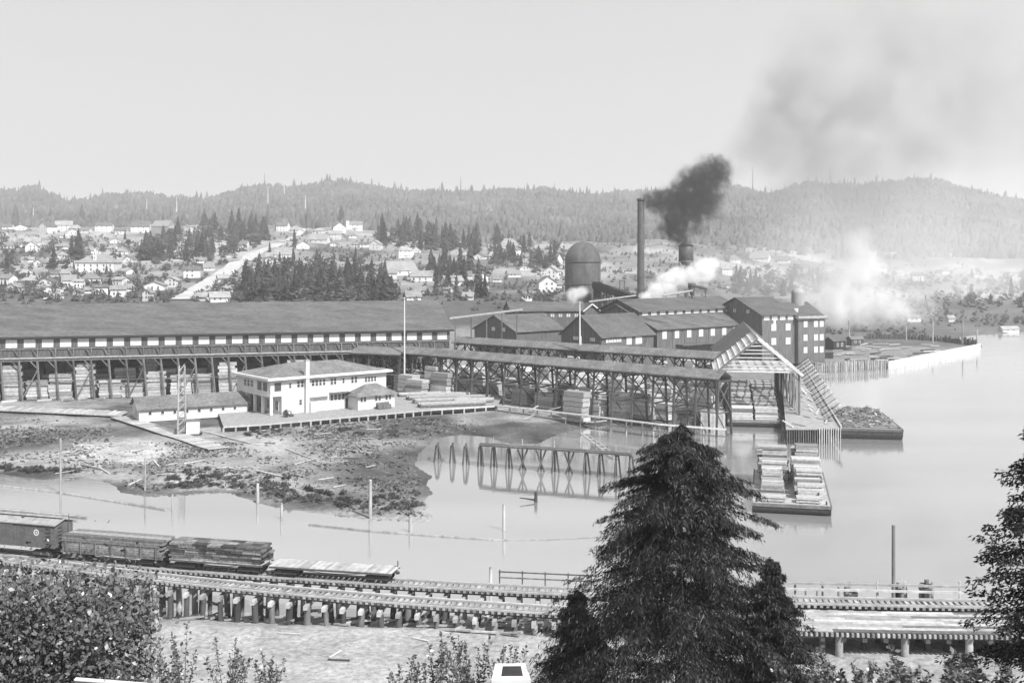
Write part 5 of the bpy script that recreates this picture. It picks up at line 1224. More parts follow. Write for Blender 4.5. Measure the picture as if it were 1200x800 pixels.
HOUSES = {  # row: (description, [(x, base row, width px, storeys, tone)])
    'top': ('along the top of the left hillside', [(8, 269, 11, 1, 'l'), (24, 270, 15, 1, 'l'), (50, 273, 15, 2, 'l'), (74, 271, 19, 2, 'l'), (98, 274, 12, 1, 'm'), (121, 272, 19, 2, 'l'), (141, 275, 13, 1, 'l'), (164, 273, 21, 2, 'l'), (187, 272, 22, 2, 'g'), (203, 275, 13, 2, 'g')]),
    'mid': ('in the middle of the left hillside', [(10, 292, 15, 1, 'l'), (38, 288, 17, 1, 'l'), (60, 284, 13, 1, 'm'), (135, 286, 12, 1, 'l'), (155, 288, 20, 1, 'l'), (150, 308, 13, 1, 'm'), (45, 312, 14, 1, 'm'), (62, 309, 12, 1, 'l')]),
    'low': ('below the big white hall', [(5, 334, 14, 2, 'l'), (52, 335, 19, 1, 'l'), (30, 324, 14, 1, 'm'), (78, 324, 15, 1, 'm'), (107, 332, 21, 1, 'l'), (142, 322, 16, 1, 'l'), (180, 341, 23, 1, 'l'), (200, 337, 15, 2, 'l'), (225, 326, 19, 2, 'l'), (245, 317, 12, 1, 'm'), (262, 330, 12, 1, 'g')]),
    'road': ('beside the straight pale hill road', [(281, 291, 15, 1, 'l'), (312, 321, 21, 1, 'm'), (333, 303, 22, 1, 'l'), (330, 271, 13, 2, 'l'), (344, 273, 12, 1, 'l'), (235, 353, 14, 1, 'l'), (258, 354, 22, 1, 'l'), (289, 348, 13, 1, 'l'), (338, 322, 13, 1, 'm')]),
    'knoll': ('on the knoll above the road', [(372, 286, 22, 1, 'l'), (385, 273, 15, 1, 'l'), (398, 274, 15, 2, 'l'), (355, 292, 15, 1, 'm'), (428, 290, 13, 1, 'm')]),
    'centre': ('in the cleared valley left of the burner', [(472, 323, 38, 1, 'm'), (476, 302, 18, 2, 'l'), (494, 330, 25, 1, 'l'), (485, 353, 17, 1, 'l'), (452, 312, 12, 1, 'm'), (536, 299, 18, 1, 'l'), (533, 335, 22, 1, 'l'), (565, 331, 14, 2, 'l'), (583, 331, 11, 1, 'l'), (566, 347, 13, 2, 'l'), (580, 304, 15, 1, 'l'), (615, 317, 12, 1, 'l'), (642, 309, 22, 1, 'l'), (645, 327, 17, 2, 'l'), (642, 342, 21, 2, 'l'), (617, 353, 12, 1, 'l'), (520, 318, 12, 1, 'm'), (548, 352, 12, 1, 'm')]),
    'east': ('on the smoky slope right of the water tower', [(862, 308, 14, 1, 'l'), (889, 307, 22, 1, 'l'), (918, 310, 14, 1, 'l'), (882, 327, 15, 2, 'l'), (955, 330, 12, 1, 'm'), (1056, 323, 11, 1, 'm'), (1110, 321, 13, 1, 'm'), (1142, 326, 11, 1, 'm'), (1185, 327, 8, 2, 'm'), (1025, 335, 10, 1, 'm')]),
}
r = random.Random(41)
def cottage(px, py, w, st, tone, lab, group, rot=None, name='hillside_house', cat='house', steep=None):
    p = hit(px, py, 440); Wm = w * p.y / F; rt_ = r.uniform(-.5, .5) if rot is None else rot
    dp = Wm * r.uniform(.7, 1.0); f_ = Frame((p.x - Wm / 2 * math.cos(rt_), p.y - Wm / 2 * math.sin(rt_), p.z), rt_); t = thing(name, lab, cat, p, group)
    h = (2.6 if st == 1 else 4.8) * min(1.25, max(.8, Wm / 9)); rise = (steep or r.uniform(.2, .42)) * dp
    if r.random() < .35 and Wm < 14:   # gable towards the viewer
        f_ = Frame(f_.pt(Wm, 0, 0), rt_ + pi / 2); Wm, dp = dp, Wm; face = 1
    else: face = 0
    wm_ = {'l': 'white_paint' if r.random() < .5 else 'house_paint', 'm': 'house_paint', 'g': 'house_grey'}[tone]
    hipv = Wm * .3 if (face == 0 and r.random() < .25) else 0
    rf = gable(f_, Wm, dp, -2.5, h, rise, t, wm_, 'house_roof', ov=.5, th=.2, hip=hipv)
    for lev in range(st):
        zz = .9 + lev * h / st
        for k in range(2 if Wm < 11 else 3):
            if face == 0: window(f_, Wm * (.16 + .3 * k) if Wm < 11 else Wm * (.1 + .28 * k), 0, zz, 1.0, 1.4, 1, 2, t, pane=True)
            else: window(f_, 0, dp * (.32 + .3 * k), zz, 1.0, 1.4, 1, 2, t, face=1)
    f_.box('chimney', 'house_grey', Wm * .55, Wm * .55 + .7, dp * .5, dp * .5 + .7, h, h + rise + 1.0, t)
    return t, f_
rx = random.Random(88)
def extra(key, n_, xs, top, bot, w0, w1):
    k = 0
    while k < n_:
        px = rx.uniform(xs[0], xs[-1]); py = rx.uniform(np.interp(px, xs, top), np.interp(px, xs, bot))
        if any(abs(px - h[0]) < 10 and abs(py - h[1]) < 7 for v in HOUSES.values() for h in v[1]) or on_road(px, py, 10) or (80 < px < 140 and 300 < py < 328): k += .2; continue
        HOUSES[key][1].append((px, py, rx.uniform(w0, w1), rx.choice([1, 1, 2]), rx.choice('lllm'))); k += 1
extra('top', 16, [0, 60, 160, 240], [266, 266, 268, 266], [280, 281, 282, 274], 9, 16); extra('mid', 15, [0, 80, 165], [284, 286, 290], [316, 306, 305], 9, 15); extra('low', 22, [0, 120, 285], [324, 324, 326], [353, 353, 353], 10, 18)
extra('centre', 18, [455, 540, 655], [296, 296, 296], [348, 350, 348], 9, 16); extra('knoll', 9, [325, 380, 440], [272, 270, 276], [292, 296, 294], 9, 15); extra('east', 12, [850, 1000, 1200], [304, 318, 318], [340, 350, 350], 8, 14); extra('road', 8, [210, 300, 360], [300, 292, 296], [346, 325, 316], 9, 15)
tn = {'l': 'white', 'm': 'pale', 'g': 'grey'}
for key, (desc, hs_) in HOUSES.items():
    hs_ = sorted(hs_)
    for i, (px, py, w, st, tone) in enumerate(hs_):
        cottage(px, py, w, st, tone, '%s %s house, %s from left %s' % (['', 'low', 'tall'][st], tn[tone], ordinal(i), desc), 'houses ' + desc)
# larger landmarks
p = hit(110, 320, 440); Wm = 44 * p.y / F; f_ = Frame((p.x - Wm / 2, p.y, p.z), .08)
t = thing('meeting_hall', 'big white hall with hipped roof and small cupola above the left hillside', 'hall', p)
gable(f_, Wm, Wm * .8, -3, 13 * p.y / F * .98, 5.2, t, 'white_paint', 'house_roof', ov=.6, th=.25, hip=Wm * .38)
hh = 13 * p.y / F * .98
for z in (1.2, hh * .55):
    for k in range(6): window(f_, 1.2 + k * (Wm - 3) / 5.2, 0, z, 1.1, 1.8, 1, 2, t)
cx = Wm * .48; f_.box('cupola', 'white_paint', cx - .9, cx + .9, 2, 4, hh, hh + 6.5, t); put('spire', cyl_me('white_paint', 4, .05), f_.M @ Matrix.Translation((cx, 3, hh + 6.5)) @ Matrix.Diagonal((1.4, 1.4, 1.6, 1)), t); window(f_, cx - .4, 2, hh + 4.2, .8, 1.4, 1, 2, t); window(f_, cx - .4, 2, hh + 2, .8, 1.2, 1, 2, t)
t, f_ = cottage(415, 270, 19, 2, 'l', 'large white two-storey house with a corner tower on the knoll', None, .1, 'tower_house'); f_.box('tower', 'white_paint', .3, 3.2, -.6, 2.2, -2, 9.5, t); f_.box('tower_roof', 'house_roof', 0, 3.5, -.9, 2.5, 9.5, 9.9, t)
t, f_ = cottage(598, 297, 26, 2, 'l', 'large bright white two-storey house above the burner', None, .15, 'large_house')

# trees: ragged conifers of spreading blades, and leafy rounded trees
def conifer_me(seed, tiers=11, blades=9, rad=.17, m='far_needles'):
    r_ = np.random.default_rng(seed); V = []; T = []
    for t in range(tiers):
        z = .1 + .86 * t / tiers; R = rad * (1 - t / tiers) ** .8 * r_.uniform(.75, 1.15) + .008
        for k in range(blades):
            a = 2 * pi * (k + r_.random()) / blades; L = R * r_.uniform(.55, 1.3); w = L * .42 + .006; dr = r_.uniform(.02, .09)
            ca, sa = math.cos(a), math.sin(a); b = len(V)
            V += [(0, 0, z + .1), (ca * L * .6 - sa * w, sa * L * .6 + ca * w, z + .01 - dr * .3), (ca * L, sa * L, z - dr), (ca * L * .6 + sa * w, sa * L * .6 - ca * w, z + .01 - dr * .3)]
            T += [(b, b + 1, b + 2, b + 3)]
    b = len(V); n_ = 5
    for zz, rr in ((0, .016), (1.0, .002)):
        V += [(rr * math.cos(2 * pi * i / n_), rr * math.sin(2 * pi * i / n_), zz) for i in range(n_)]
    T += [(b + i, b + (i + 1) % n_, b + n_ + (i + 1) % n_, b + n_ + i) for i in range(n_)]
    return fast_mesh(np.array(V), np.array(T), m, 'conifer')
CON = [conifer_me(i, 11, 9, [.17, .2, .14, .23][i % 4]) for i in range(6)]
def round_me(seed):
    V, Qd = leaf_cloud(150, .1, (.42, .42, .4), seed, clump=9, elong=1.0); V[:, 2] += .52
    return fast_mesh(V, Qd, 'far_leaves', 'round_tree')
RND = [round_me(60 + i) for i in range(4)]
r = random.Random(77)
def plant(px, py, hpx, lab, group, kind=0, name=None):
    p = hit(px, py, 440); Hm = hpx * p.y / F; Ht = Hm * r.uniform(.92, 1.08); w_ = r.uniform(1.0, 1.55)
    me = (RND if kind else CON)[r.randrange(4 if kind else 6)]
    o = put(name or ('round_tree' if kind else 'conifer'), me, Matrix.Translation(p - Vector((0, 0, .4))) @ Matrix.Rotation(r.uniform(0, 6), 4, 'Z') @ Matrix.Diagonal((Ht * w_, Ht * w_, Ht, 1)))
    tag(o, lab, 'tree', group); return o
BRUSH = []
def grove(poly_fn, n_, h0, h1, lab, group, mix=.15, fill=0):
    cnt_ = [0, 0]
    for px, py in sorted(poly_fn() for _ in range(n_)):
        if on_road(px, py): continue
        k = 1 if r.random() < mix else 0
        plant(px, py, r.uniform(h0, h1) * (.62 if k else 1), '%s, %s from left %s' % (('rounded leafy tree', 'dark pointed conifer')[1 - k], ordinal(cnt_[k]), lab), group, k); cnt_[k] += 1
    for i in range(fill):
        px, py = poly_fn()
        if on_road(px, py, 6): continue
        p = hit(px, py, 440); BRUSH.append((p.x, p.y, p.z, r.uniform(2.0, 4.2) * p.y / 700))
def between(xs, top, bot):
    def f():
        px = r.uniform(xs[0], xs[-1]); a, b_ = np.interp(px, xs, top), np.interp(px, xs, bot); return px, a + (b_ - a) * r.random() ** .8
    return f
grove(between([162, 200, 250, 300, 318], [296, 272, 266, 270, 284], [306, 306, 308, 300, 290]), 95, 17, 30, 'in the grove left of the hill road', 'grove left of the hill road', .35, 170)
grove(between([285, 320, 380, 440, 462], [342, 318, 312, 322, 345], [354, 354, 354, 354, 354]), 110, 22, 38, 'in the grove right of the hill road', 'grove right of the hill road', .3, 190)
grove(between([440, 480, 520, 560], [274, 274, 272, 286], [288, 292, 296, 300]), 48, 18, 32, 'in the grove on the spur', 'grove on the spur', .1, 80)
grove(between([505, 540, 570], [312, 312, 318], [350, 352, 352]), 32, 18, 34, 'among the valley houses', 'trees among the valley houses', .3, 40)
grove(between([575, 620, 662], [284, 286, 290], [310, 318, 330]), 34, 16, 27, 'near the burner', 'trees beside the burner houses', .3, 60)
grove(between([0, 80, 200], [276, 278, 280], [344, 344, 344]), 70, 9, 17, 'scattered among the left hillside houses', 'scattered trees on the left hillside', .8, 160)
grove(between([860, 900, 985], [318, 312, 325], [345, 348, 348]), 44, 14, 26, 'in the hazy grove beyond the tall mill', 'hazy grove beyond the tall mill', .5, 80)
grove(between([985, 1100, 1260], [330, 325, 322], [366, 366, 366]), 44, 8, 18, 'on the hazy far right shore', 'trees on the far right shore', .6, 120)
grove(between([0, 140, 290], [338, 340, 342], [354, 354, 354]), 30, 6, 12, 'just above the long shed ridge', 'trees above the long shed ridge', .75, 110)
grove(between([455, 550, 660], [338, 340, 342], [355, 355, 356]), 22, 6, 13, 'just above the end of the long shed', 'trees above the end of the long shed', .6, 60)
grove(between([230, 340, 430], [305, 305, 300], [345, 330, 310]), 26, 8, 15, 'in the clearings along the hill road', 'scattered trees along the hill road', .7, 60)
for px, py, h, lab in [(92, 304, 38, 'tall dark twin-peaked conifer just left of the big white hall'), (84, 302, 28, 'shorter dark conifer leaning close to the twin-peaked one'), (63, 316, 32, 'broad dark conifer standing alone left of the white hall'), (8, 318, 24, 'dark conifer at the far left edge of the hillside'),
                       (400, 262, 24, 'dark conifer beside the towered white house on the knoll'), (345, 290, 22, 'lone conifer at the head of the hill road'), (551, 320, 40, 'tall conifer rising over the valley houses'), (543, 292, 28, 'conifer at the right end of the spur grove'), (559, 300, 22, 'small conifer right of the spur grove'), (1185, 346, 24, 'dim conifer on the far shore near the right edge'), (316, 296, 14, 'small conifer beside the head of the pale road')]:
    plant(px, py, h, lab, None)
for px, y0, y1, lab in [(39, 259, 243, 'pale dead snag on the ridge at the far left'), (172, 251, 233, 'pale dead snag on the ridge above the grey hillside house'), (207, 254, 230, 'taller dead snag on the ridge right of the pale one'), (310, 226, 203, 'very tall thin snag on the skyline left of the highest hump'), (314, 240, 219, 'dead snag just below the very tall skyline snag'), (333, 228, 211, 'dead snag on the skyline right of the very tall one'),
                        (358, 245, 229, 'dead snag standing on the slope below the highest hump'), (540, 226, 207, 'dark snag on the skyline above the cleared valley'), (650, 226, 214, 'short snag on the skyline above the burner'), (882, 226, 197, 'tall snag on the skyline right of the black smoke'), (973, 222, 194, 'tall snag on the skyline near the drifting smoke'), (478, 240, 226, 'faint snag on the slope above the spur grove')]:
    p = hit(px, y0, 900); o = pole('snag', 'silver_bark' if 'pale' in lab or 'dead' in lab else 'bark', p - Vector((0, 0, 2)), PD(px, y1, p.y), 1.1 * p.y / 2600 + .35, n=6, taper=.3); tag(o, lab, 'dead tree')
# forest on the ridges: one mass
def cone_cloud(n_, seed):
    g = np.random.default_rng(seed); px = g.uniform(-80, 1290, n_); D = np.where(g.random(n_) < .55, g.uniform(2150, 2640, n_), np.exp(g.uniform(math.log(1180), math.log(2500), n_)))
    X = (px - 600) / F * D; Z = ground_z(X, D); nz = fbm(X * .008, D * .006, 91, 3)
    keep = nz + g.uniform(-.5, .5, n_) > -.25; X, D, Z, nz = X[keep], D[keep], Z[keep], nz[keep]; n_ = len(X)
    tall = g.random(n_) < .05; Hh = np.where(tall, g.uniform(13, 26, n_), g.uniform(4, 10, n_) * (1 + .5 * nz)); R = Hh * np.where(tall, g.uniform(.13, .22, n_), g.uniform(.42, .75, n_)); k = 6
    ang = 2 * pi * np.arange(k) / k
    V = np.zeros((n_, 2 * k + 1, 3)); ja = g.uniform(.6, 1.35, (n_, k)); jb = g.uniform(.6, 1.35, (n_, k)); rot = g.uniform(0, 6, (n_, 1))
    V[:, :k, 0] = np.cos(ang + rot) * R[:, None] * ja; V[:, :k, 1] = np.sin(ang + rot) * R[:, None] * ja; V[:, :k, 2] = Hh[:, None] * g.uniform(.0, .15, (n_, k)) - 2
    V[:, k:2 * k, 0] = np.cos(ang + rot + .4) * R[:, None] * jb * .62; V[:, k:2 * k, 1] = np.sin(ang + rot + .4) * R[:, None] * jb * .62; V[:, k:2 * k, 2] = Hh[:, None] * g.uniform(.38, .6, (n_, k))
    V[:, 2 * k, 2] = Hh; V += np.stack([X, D, Z], -1)[:, None, :]
    f = []
    for i in range(k):
        j = (i + 1) % k; f += [(i, j, k + i), (j, k + j, k + i), (k + i, k + j, 2 * k)]
    T = (np.array(f)[None] + (np.arange(n_) * (2 * k + 1))[:, None, None]).reshape(-1, 3)
    return V.reshape(-1, 3), T
V, T = cone_cloud(21000, 5)
mat('ridge_forest_green', .085, .5, .01, rand=0, fine=.05)
o = put('ridge_forest', fast_mesh(V, T, 'ridge_forest_green', 'forest'), Matrix.Identity(4)); o['kind'] = 'stuff'; o['label'] = 'continuous dark forest covering the far ridges'; o['category'] = 'forest'
# low brush over the cleared hillside: one mass
g = np.random.default_rng(15); n_ = 9000
px = g.uniform(-60, 1260, n_); D = np.exp(g.uniform(math.log(470), math.log(1250), n_)); X = (px - 600) / F * D; Z = ground_z(X, D); pyb = YH + F * (HC - Z) / D; keep = (fbm(X * .02, D * .015, 95, 3) + g.uniform(-.4, .4, n_) > .05) & (Z > 1.2) & ~((np.abs(pyb - np.interp(px, [q[0] for q in ROADPX], [q[1] for q in ROADPX])) < 6) & (px > 205) & (px < 335))
X, D, Z = X[keep], D[keep], Z[keep]; n_ = len(X)
bv, bq = leaf_cloud(30, .36, (1.0, 1.0, .65), 77, clump=7, elong=1.0)
s = g.uniform(.7, 2.4, n_)
ba = np.array(BRUSH); X, D, Z, s = np.concatenate([X, ba[:, 0]]), np.concatenate([D, ba[:, 1]]), np.concatenate([Z, ba[:, 2]]), np.concatenate([s, ba[:, 3]]); n_ = len(X)
V = bv[None] * s[:, None, None] + np.stack([X, D, Z + .5 * s], -1)[:, None, :]; Q = (bq[None] + (np.arange(n_) * len(bv))[:, None, None]).reshape(-1, 4)
o = put('hillside_brush', fast_mesh(V.reshape(-1, 3), Q, 'far_leaves', 'brush'), Matrix.Identity(4)); o['kind'] = 'stuff'; o['label'] = 'low brush and stumps covering the cleared hillside'; o['category'] = 'brush'

# ================================================================== foreground vegetation
def tube(pts, r0, r1, n_=8):
    V = []; k = len(pts)
    for i, p in enumerate(pts):
        d_ = (Vector(pts[min(i + 1, k - 1)]) - Vector(pts[max(i - 1, 0)])).normalized(); a = d_.orthogonal().normalized(); b_ = d_.cross(a); rr = r0 + (r1 - r0) * i / (k - 1)
        V += [Vector(p) + (a * math.cos(2 * pi * j / n_) + b_ * math.sin(2 * pi * j / n_)) * rr for j in range(n_)]
    Fc = [(i * n_ + j, i * n_ + (j + 1) % n_, (i + 1) * n_ + (j + 1) % n_, (i + 1) * n_ + j) for i in range(k - 1) for j in range(n_)] + [tuple(range(n_ - 1, -1, -1)), tuple(range((k - 1) * n_, k * n_))]
    return V, Fc
def big_conifer(name, lab, base, Ht, prof, nb, seed, leafL=.34, leafW=.055, nsmp=13, droop=.5, m='needles', bare=10, up=.12, per=6):
    g = np.random.default_rng(seed); t = thing(name, lab, 'tree', base)
    V, Fc = tube([base + Vector((0, 0, -1)), base + Vector((.05, 0, Ht * .4)), base + Vector((-.05, .05, Ht * .8)), base + Vector((0, 0, Ht * .98))], .022 * Ht, .02, 10); put('trunk', mesh(V, Fc, 'bark', True), Matrix.Identity(4), t)
    ht = np.sort(g.uniform(.02, .99, nb)); tier = np.round(ht * 17) / 17; ht = ht * .72 + tier * .28 + g.normal(size=nb) * .008; az = g.uniform(0, 2 * pi, nb)
    lob = np.sin(az * 2 + tier * 47) * .16 + np.sin(az * 5 + tier * 91) * .14
    L = np.interp(ht, prof[0], prof[1]) * (1 - .5 * g.random(nb) ** 1.6) * (1.06 + lob)
    s = np.linspace(.22, 1, nsmp)[None, :, None, None]       # along the branch
    side = np.array([-1, 1])[None, None, :, None]; q = (np.arange(per) + .5)[None, None, None, :] / per
    shp = (nb, nsmp, 2, per)
    s = np.broadcast_to(s, shp) + g.uniform(-.04, .04, shp); q = np.broadcast_to(q, shp); Lb = L[:, None, None, None]
    tw = (.16 + .30 * np.sin(np.clip(s, 0, 1) * pi * .85 + .25)) * np.sqrt(Lb) * .62 * g.uniform(.5, 1.25, (nb, nsmp, 2, 1))
    rad = s * Lb + q * tw * .35; lat = side * q * tw
    zz = up * s * Lb - droop * .42 * s ** 2 * Lb - .5 * q ** 2 * tw - .16 * g.random(shp) + .16 * np.clip(s - .75, 0, 1) * Lb * .5
    dx, dy = np.cos(az)[:, None, None, None], np.sin(az)[:, None, None, None]
    c = np.stack([rad * dx - lat * dy, rad * dy + lat * dx, ht[:, None, None, None] * Ht + zz], -1).reshape(-1, 3) + np.array(base)
    n_ = len(c); c += g.normal(size=(n_, 3)) * .05
    u = np.stack([np.broadcast_to(dx, shp) * .55 - side * dy * .5, np.broadcast_to(dy, shp) * .55 + side * dx * .5, np.full(shp, -.75 * droop * 1.4)], -1).reshape(-1, 3) + g.normal(size=(n_, 3)) * .33
    u /= np.linalg.norm(u, axis=1)[:, None]; v = np.cross(u, g.normal(size=(n_, 3))); v /= np.linalg.norm(v, axis=1)[:, None] + 1e-9
    ln = leafL * g.uniform(.5, 1.25, (n_, 1)); w = leafW * g.uniform(.7, 1.4, (n_, 1))
    V = np.stack([c - u * ln * .4, c + u * ln * .1 + v * w, c + u * ln * .6, c + u * ln * .1 - v * w], 1).reshape(-1, 3)
    o = put('crown', fast_mesh(V, np.arange(4 * n_).reshape(n_, 4), m, 'crown'), Matrix.Identity(4), t); o['kind'] = 'stuff'
    for i in range(bare):
        k = int(g.integers(int(nb * .05), int(nb * .75))); a = az[k]; l_ = L[k] * .8; z = ht[k] * Ht; d_ = Vector((math.cos(a), math.sin(a), 0))
        V, Fc = tube([base + Vector((0, 0, z)) + d_ * (l_ * x) + Vector((0, 0, up * x * l_ - droop * .42 * x * x * l_)) for x in (0, .35, .7, 1)], .035, .01, 5); put('branch', mesh(V, Fc, 'silver_bark' if i % 2 else 'bark', True), Matrix.Identity(4), t)
    return t
def near(px, D): x = (px - 600) / F * D; return Vector((x, D, gz(x, D)))
b_ = near(797, 58); topz = HC - (500 - YH) / F * 58; Ht = topz - b_.z
mpp = 58 / F
pr_y = [500, 512, 520, 540, 560, 600, 640, 680, 720, 760, 800, 835]; pr_w = [8, 30, 44, 58, 72, 84, 98, 114, 142, 164, 188, 195]
prof = ([(HC - (y - YH) / F * 58 - b_.z) / Ht for y in reversed(pr_y)], [w * mpp * 1.06 for w in reversed(pr_w)])
big_conifer('cedar_tree', 'large dark drooping conifer in the centre foreground', b_, Ht, prof, 560, 1, leafL=.3, leafW=.022, nsmp=16, bare=30, droop=.75, per=11)
b_ = near(905, 56); Ht = HC - (652 - YH) / F * 56 - b_.z
big_conifer('cedar_tree', 'small drooping conifer at the right shoulder of the large one', b_, Ht, ([0, .3, .6, .85, 1], [3.6, 2.7, 1.55, .75, .1]), 210, 2, leafL=.26, leafW=.024, nsmp=13, bare=4, droop=.62, per=9)
b_ = near(676, 62); Ht = HC - (690 - YH) / F * 62 - b_.z
big_conifer('cedar_tree', 'low bushy conifer under the left side of the large one', b_, Ht, ([0, .3, .6, .85, 1], [2.7, 2.3, 1.5, .8, .15]), 180, 3, leafL=.26, leafW=.024, nsmp=13, bare=2, droop=.62, per=9)
b_ = near(1246, 33); Ht = HC - (455 - YH) / F * 33 - b_.z
big_conifer('fir_tree', 'ragged fir reaching in from the right edge of the picture', b_, Ht, ([0, .25, .5, .75, .9, 1], [3.9, 3.3, 2.5, 1.7, 1.0, .1]), 260, 4, leafL=.2, leafW=.026, nsmp=14, droop=.35, bare=12, up=.02, per=7)
# leafy trees and saplings
def leafy(name, lab, base, cen, R, n_, size, seed, clump, stems=6, m='leaves'):
    g = random.Random(seed); t = thing(name, lab, 'tree' if 'tree' in name else 'shrub', base)
    V, Qd = leaf_cloud(n_, size, R, seed, clump=clump, elong=.85); V = V + np.array(cen)
    V[:, 2] = np.maximum(V[:, 2], base.z - .2)
    o = put('crown', fast_mesh(V, Qd, m, 'crown'), Matrix.Identity(4), t); o['kind'] = 'stuff'
    for i in range(stems):
        a = g.uniform(0, 2 * pi); e = Vector(cen) + Vector((R[0] * .7 * math.cos(a), R[1] * .7 * math.sin(a), R[2] * g.uniform(-.1, .7))); mid = base.lerp(e, .45) + Vector((0, 0, .4))
        V, Fc = tube([base + Vector((0, 0, -.3)), mid, e], .02 * (cen[2] - base.z) + .03, .015, 6); put('trunk' if i == 0 else 'branch', mesh(V, Fc, 'bark', True), Matrix.Identity(4), t)
    return t
b_ = near(40, 62); c0 = PD(52, 768, 62)
leafy('broadleaf_tree', 'dense leafy tree with glinting leaves filling the lower left corner', b_, (c0.x, c0.y, c0.z), (5.6, 3.6, 4.9), 20000, .19, 11, 70, 12)
b_ = near(135, 66); c0 = PD(128, 760, 66); leafy('broadleaf_tree', 'smaller leafy tree merging with the corner tree below the trestle', b_, (c0.x, c0.y, c0.z), (2.6, 2.2, 4.3), 6500, .19, 12, 28, 8)
b_ = near(-15, 70); c0 = PD(0, 740, 70); leafy('broadleaf_tree', 'leafy tree at the very left edge under the boxcar', b_, (c0.x, c0.y, c0.z), (2.8, 2.4, 4.0), 5500, .19, 13, 22, 6)
def sapling(name, lab, base, stems, hts, seed, nl=46, size=.15, spread=1.6):
    g = random.Random(seed); t = thing(name, lab, 'shrub', base); gn = np.random.default_rng(seed); C = []
    for i in range(stems):
        a = g.uniform(0, 2 * pi); h = hts * g.uniform(.6, 1.05); off = Vector((spread * math.cos(a), spread * .5 * math.sin(a), 0)) * g.uniform(.3, 1.3); p0 = base + off * .35; p1 = p0 + off * .5 + Vector((0, 0, h * .5)); p2 = p1 + off * .35 + Vector((g.uniform(-.2, .2), 0, h * .5))
        V, Fc = tube([p0 - Vector((0, 0, .3)), p1, p2], .04, .01, 5); put('stem', mesh(V, Fc, 'bark', True), Matrix.Identity(4), t)
        for k in range(nl):
            s_ = .18 + .82 * (k + g.random()) / nl; q = p0.lerp(p1, s_ * 2) if s_ < .5 else p1.lerp(p2, s_ * 2 - 1); w_ = .26 * (1.15 - s_); C.append((q.x + g.gauss(0, w_), q.y + g.gauss(0, w_), q.z + g.gauss(0, .06)))
    C = np.array(C); n_ = len(C); u = gn.normal(size=(n_, 3)); u[:, 2] = abs(u[:, 2]) * .6; u /= np.linalg.norm(u, axis=1)[:, None]; v = np.cross(u, gn.normal(size=(n_, 3))); v /= np.linalg.norm(v, axis=1)[:, None]; s_ = size * gn.uniform(.6, 1.3, (n_, 1))
    V = np.stack([C - u * s_ * .2, C + u * s_ * .7 + v * s_ * .5, C + u * s_ * 1.6, C + u * s_ * .7 - v * s_ * .5], 1).reshape(-1, 3)
    o = put('leaves', fast_mesh(V, np.arange(4 * n_).reshape(n_, 4), 'leaves', 'leaves'), Matrix.Identity(4), t); o['kind'] = 'stuff'
for i, (px, D, yt, st, lab) in enumerate([(215, 74, 738, 7, 'thin leafy sapling on the dirt bank right of the corner tree'), (268, 76, 748, 9, 'bushy sapling on the dirt bank, middle one of three'), (312, 75, 762, 7, 'low sapling on the dirt bank farthest from the corner tree'), (190, 68, 776, 6, 'low sprawling shrub against the corner tree foot'),
        (470, 73, 768, 6, 'leftmost upright leafy shoots left of the white hutch'), (512, 74, 748, 10, 'tall upright leafy shoots midway to the white hutch'), (556, 73, 740, 10, 'tallest upright leafy shoots beside the white hutch'), (596, 76, 752, 6, 'leafy shoots right behind the white hutch'), (540, 68, 780, 8, 'low leafy shoots at the bottom edge left of the white hutch'),
        (985, 52, 765, 9, 'leafy bush below the plank roadway right of the large conifer'), (1040, 50, 778, 10, 'low leafy bush at the bottom edge under the plank roadway'), (1095, 46, 768, 10, 'leafy bush left of the fir at the right edge'), (1150, 42, 758, 10, 'leafy bush under the fir branches at the right edge'), (940, 54, 772, 9, 'leafy bush at the foot of the small shoulder conifer'), (1000, 60, 790, 8, 'small leafy bush behind the bushes under the roadway')]):
    b_ = near(px, D); Ht = HC - (yt - YH) / F * D - b_.z; sapling('sapling', lab, b_, st, Ht, 300 + i, nl=70 if px < 800 else 90, spread=1.3 if px < 800 else 1.7)
# small white hutch and white-roofed privy at the bottom edge
D0 = 57; a = PD(598.5, 790, D0); gb_ = gz(a.x, a.y); f_ = Frame((a.x, a.y, gb_), .03); hz = HC - (790 - YH) / F * D0 - gb_
hu = thing('white_hutch', 'small white box hutch with a dark opening in its sloping lid', 'hutch', f_.o)
f_.mesh('body', 'white_paint', [(-1, -.7, -.5), (1, -.7, -.5), (1, .9, -.5), (-1, .9, -.5), (-1, -.7, hz), (1, -.7, hz), (.78, .9, hz + .25), (-.78, .9, hz + .25)], _BOXF, hu)
f_.mesh('lid_opening', 'tar_wood', [(-.5, -.35, hz + .062), (.62, -.35, hz + .062), (.55, .62, hz + .215), (-.4, .62, hz + .215)], [(0, 1, 2, 3)], hu)
fa_, fb_ = PD(88, 795, 58), PD(172, 801.5, 58); pv = thing('white_fence', 'white board top of a fence just showing under the corner tree', 'fence', (fa_.x, fa_.y, gz(fa_.x, fa_.y)))
beam('top_board', 'white_paint', fa_, fb_, .3, .07, pv); beam('side_board', 'white_paint', fa_ + Vector((0, .05, -.2)), fb_ + Vector((0, .05, -.2)), .04, .25, pv)
for i in range(4): q = fa_.lerp(fb_, i / 3); beam('post', 'white_paint', (q.x, q.y + .15, gz(q.x, q.y) - .3), (q.x, q.y + .15, q.z - .05), .12, .12, pv)

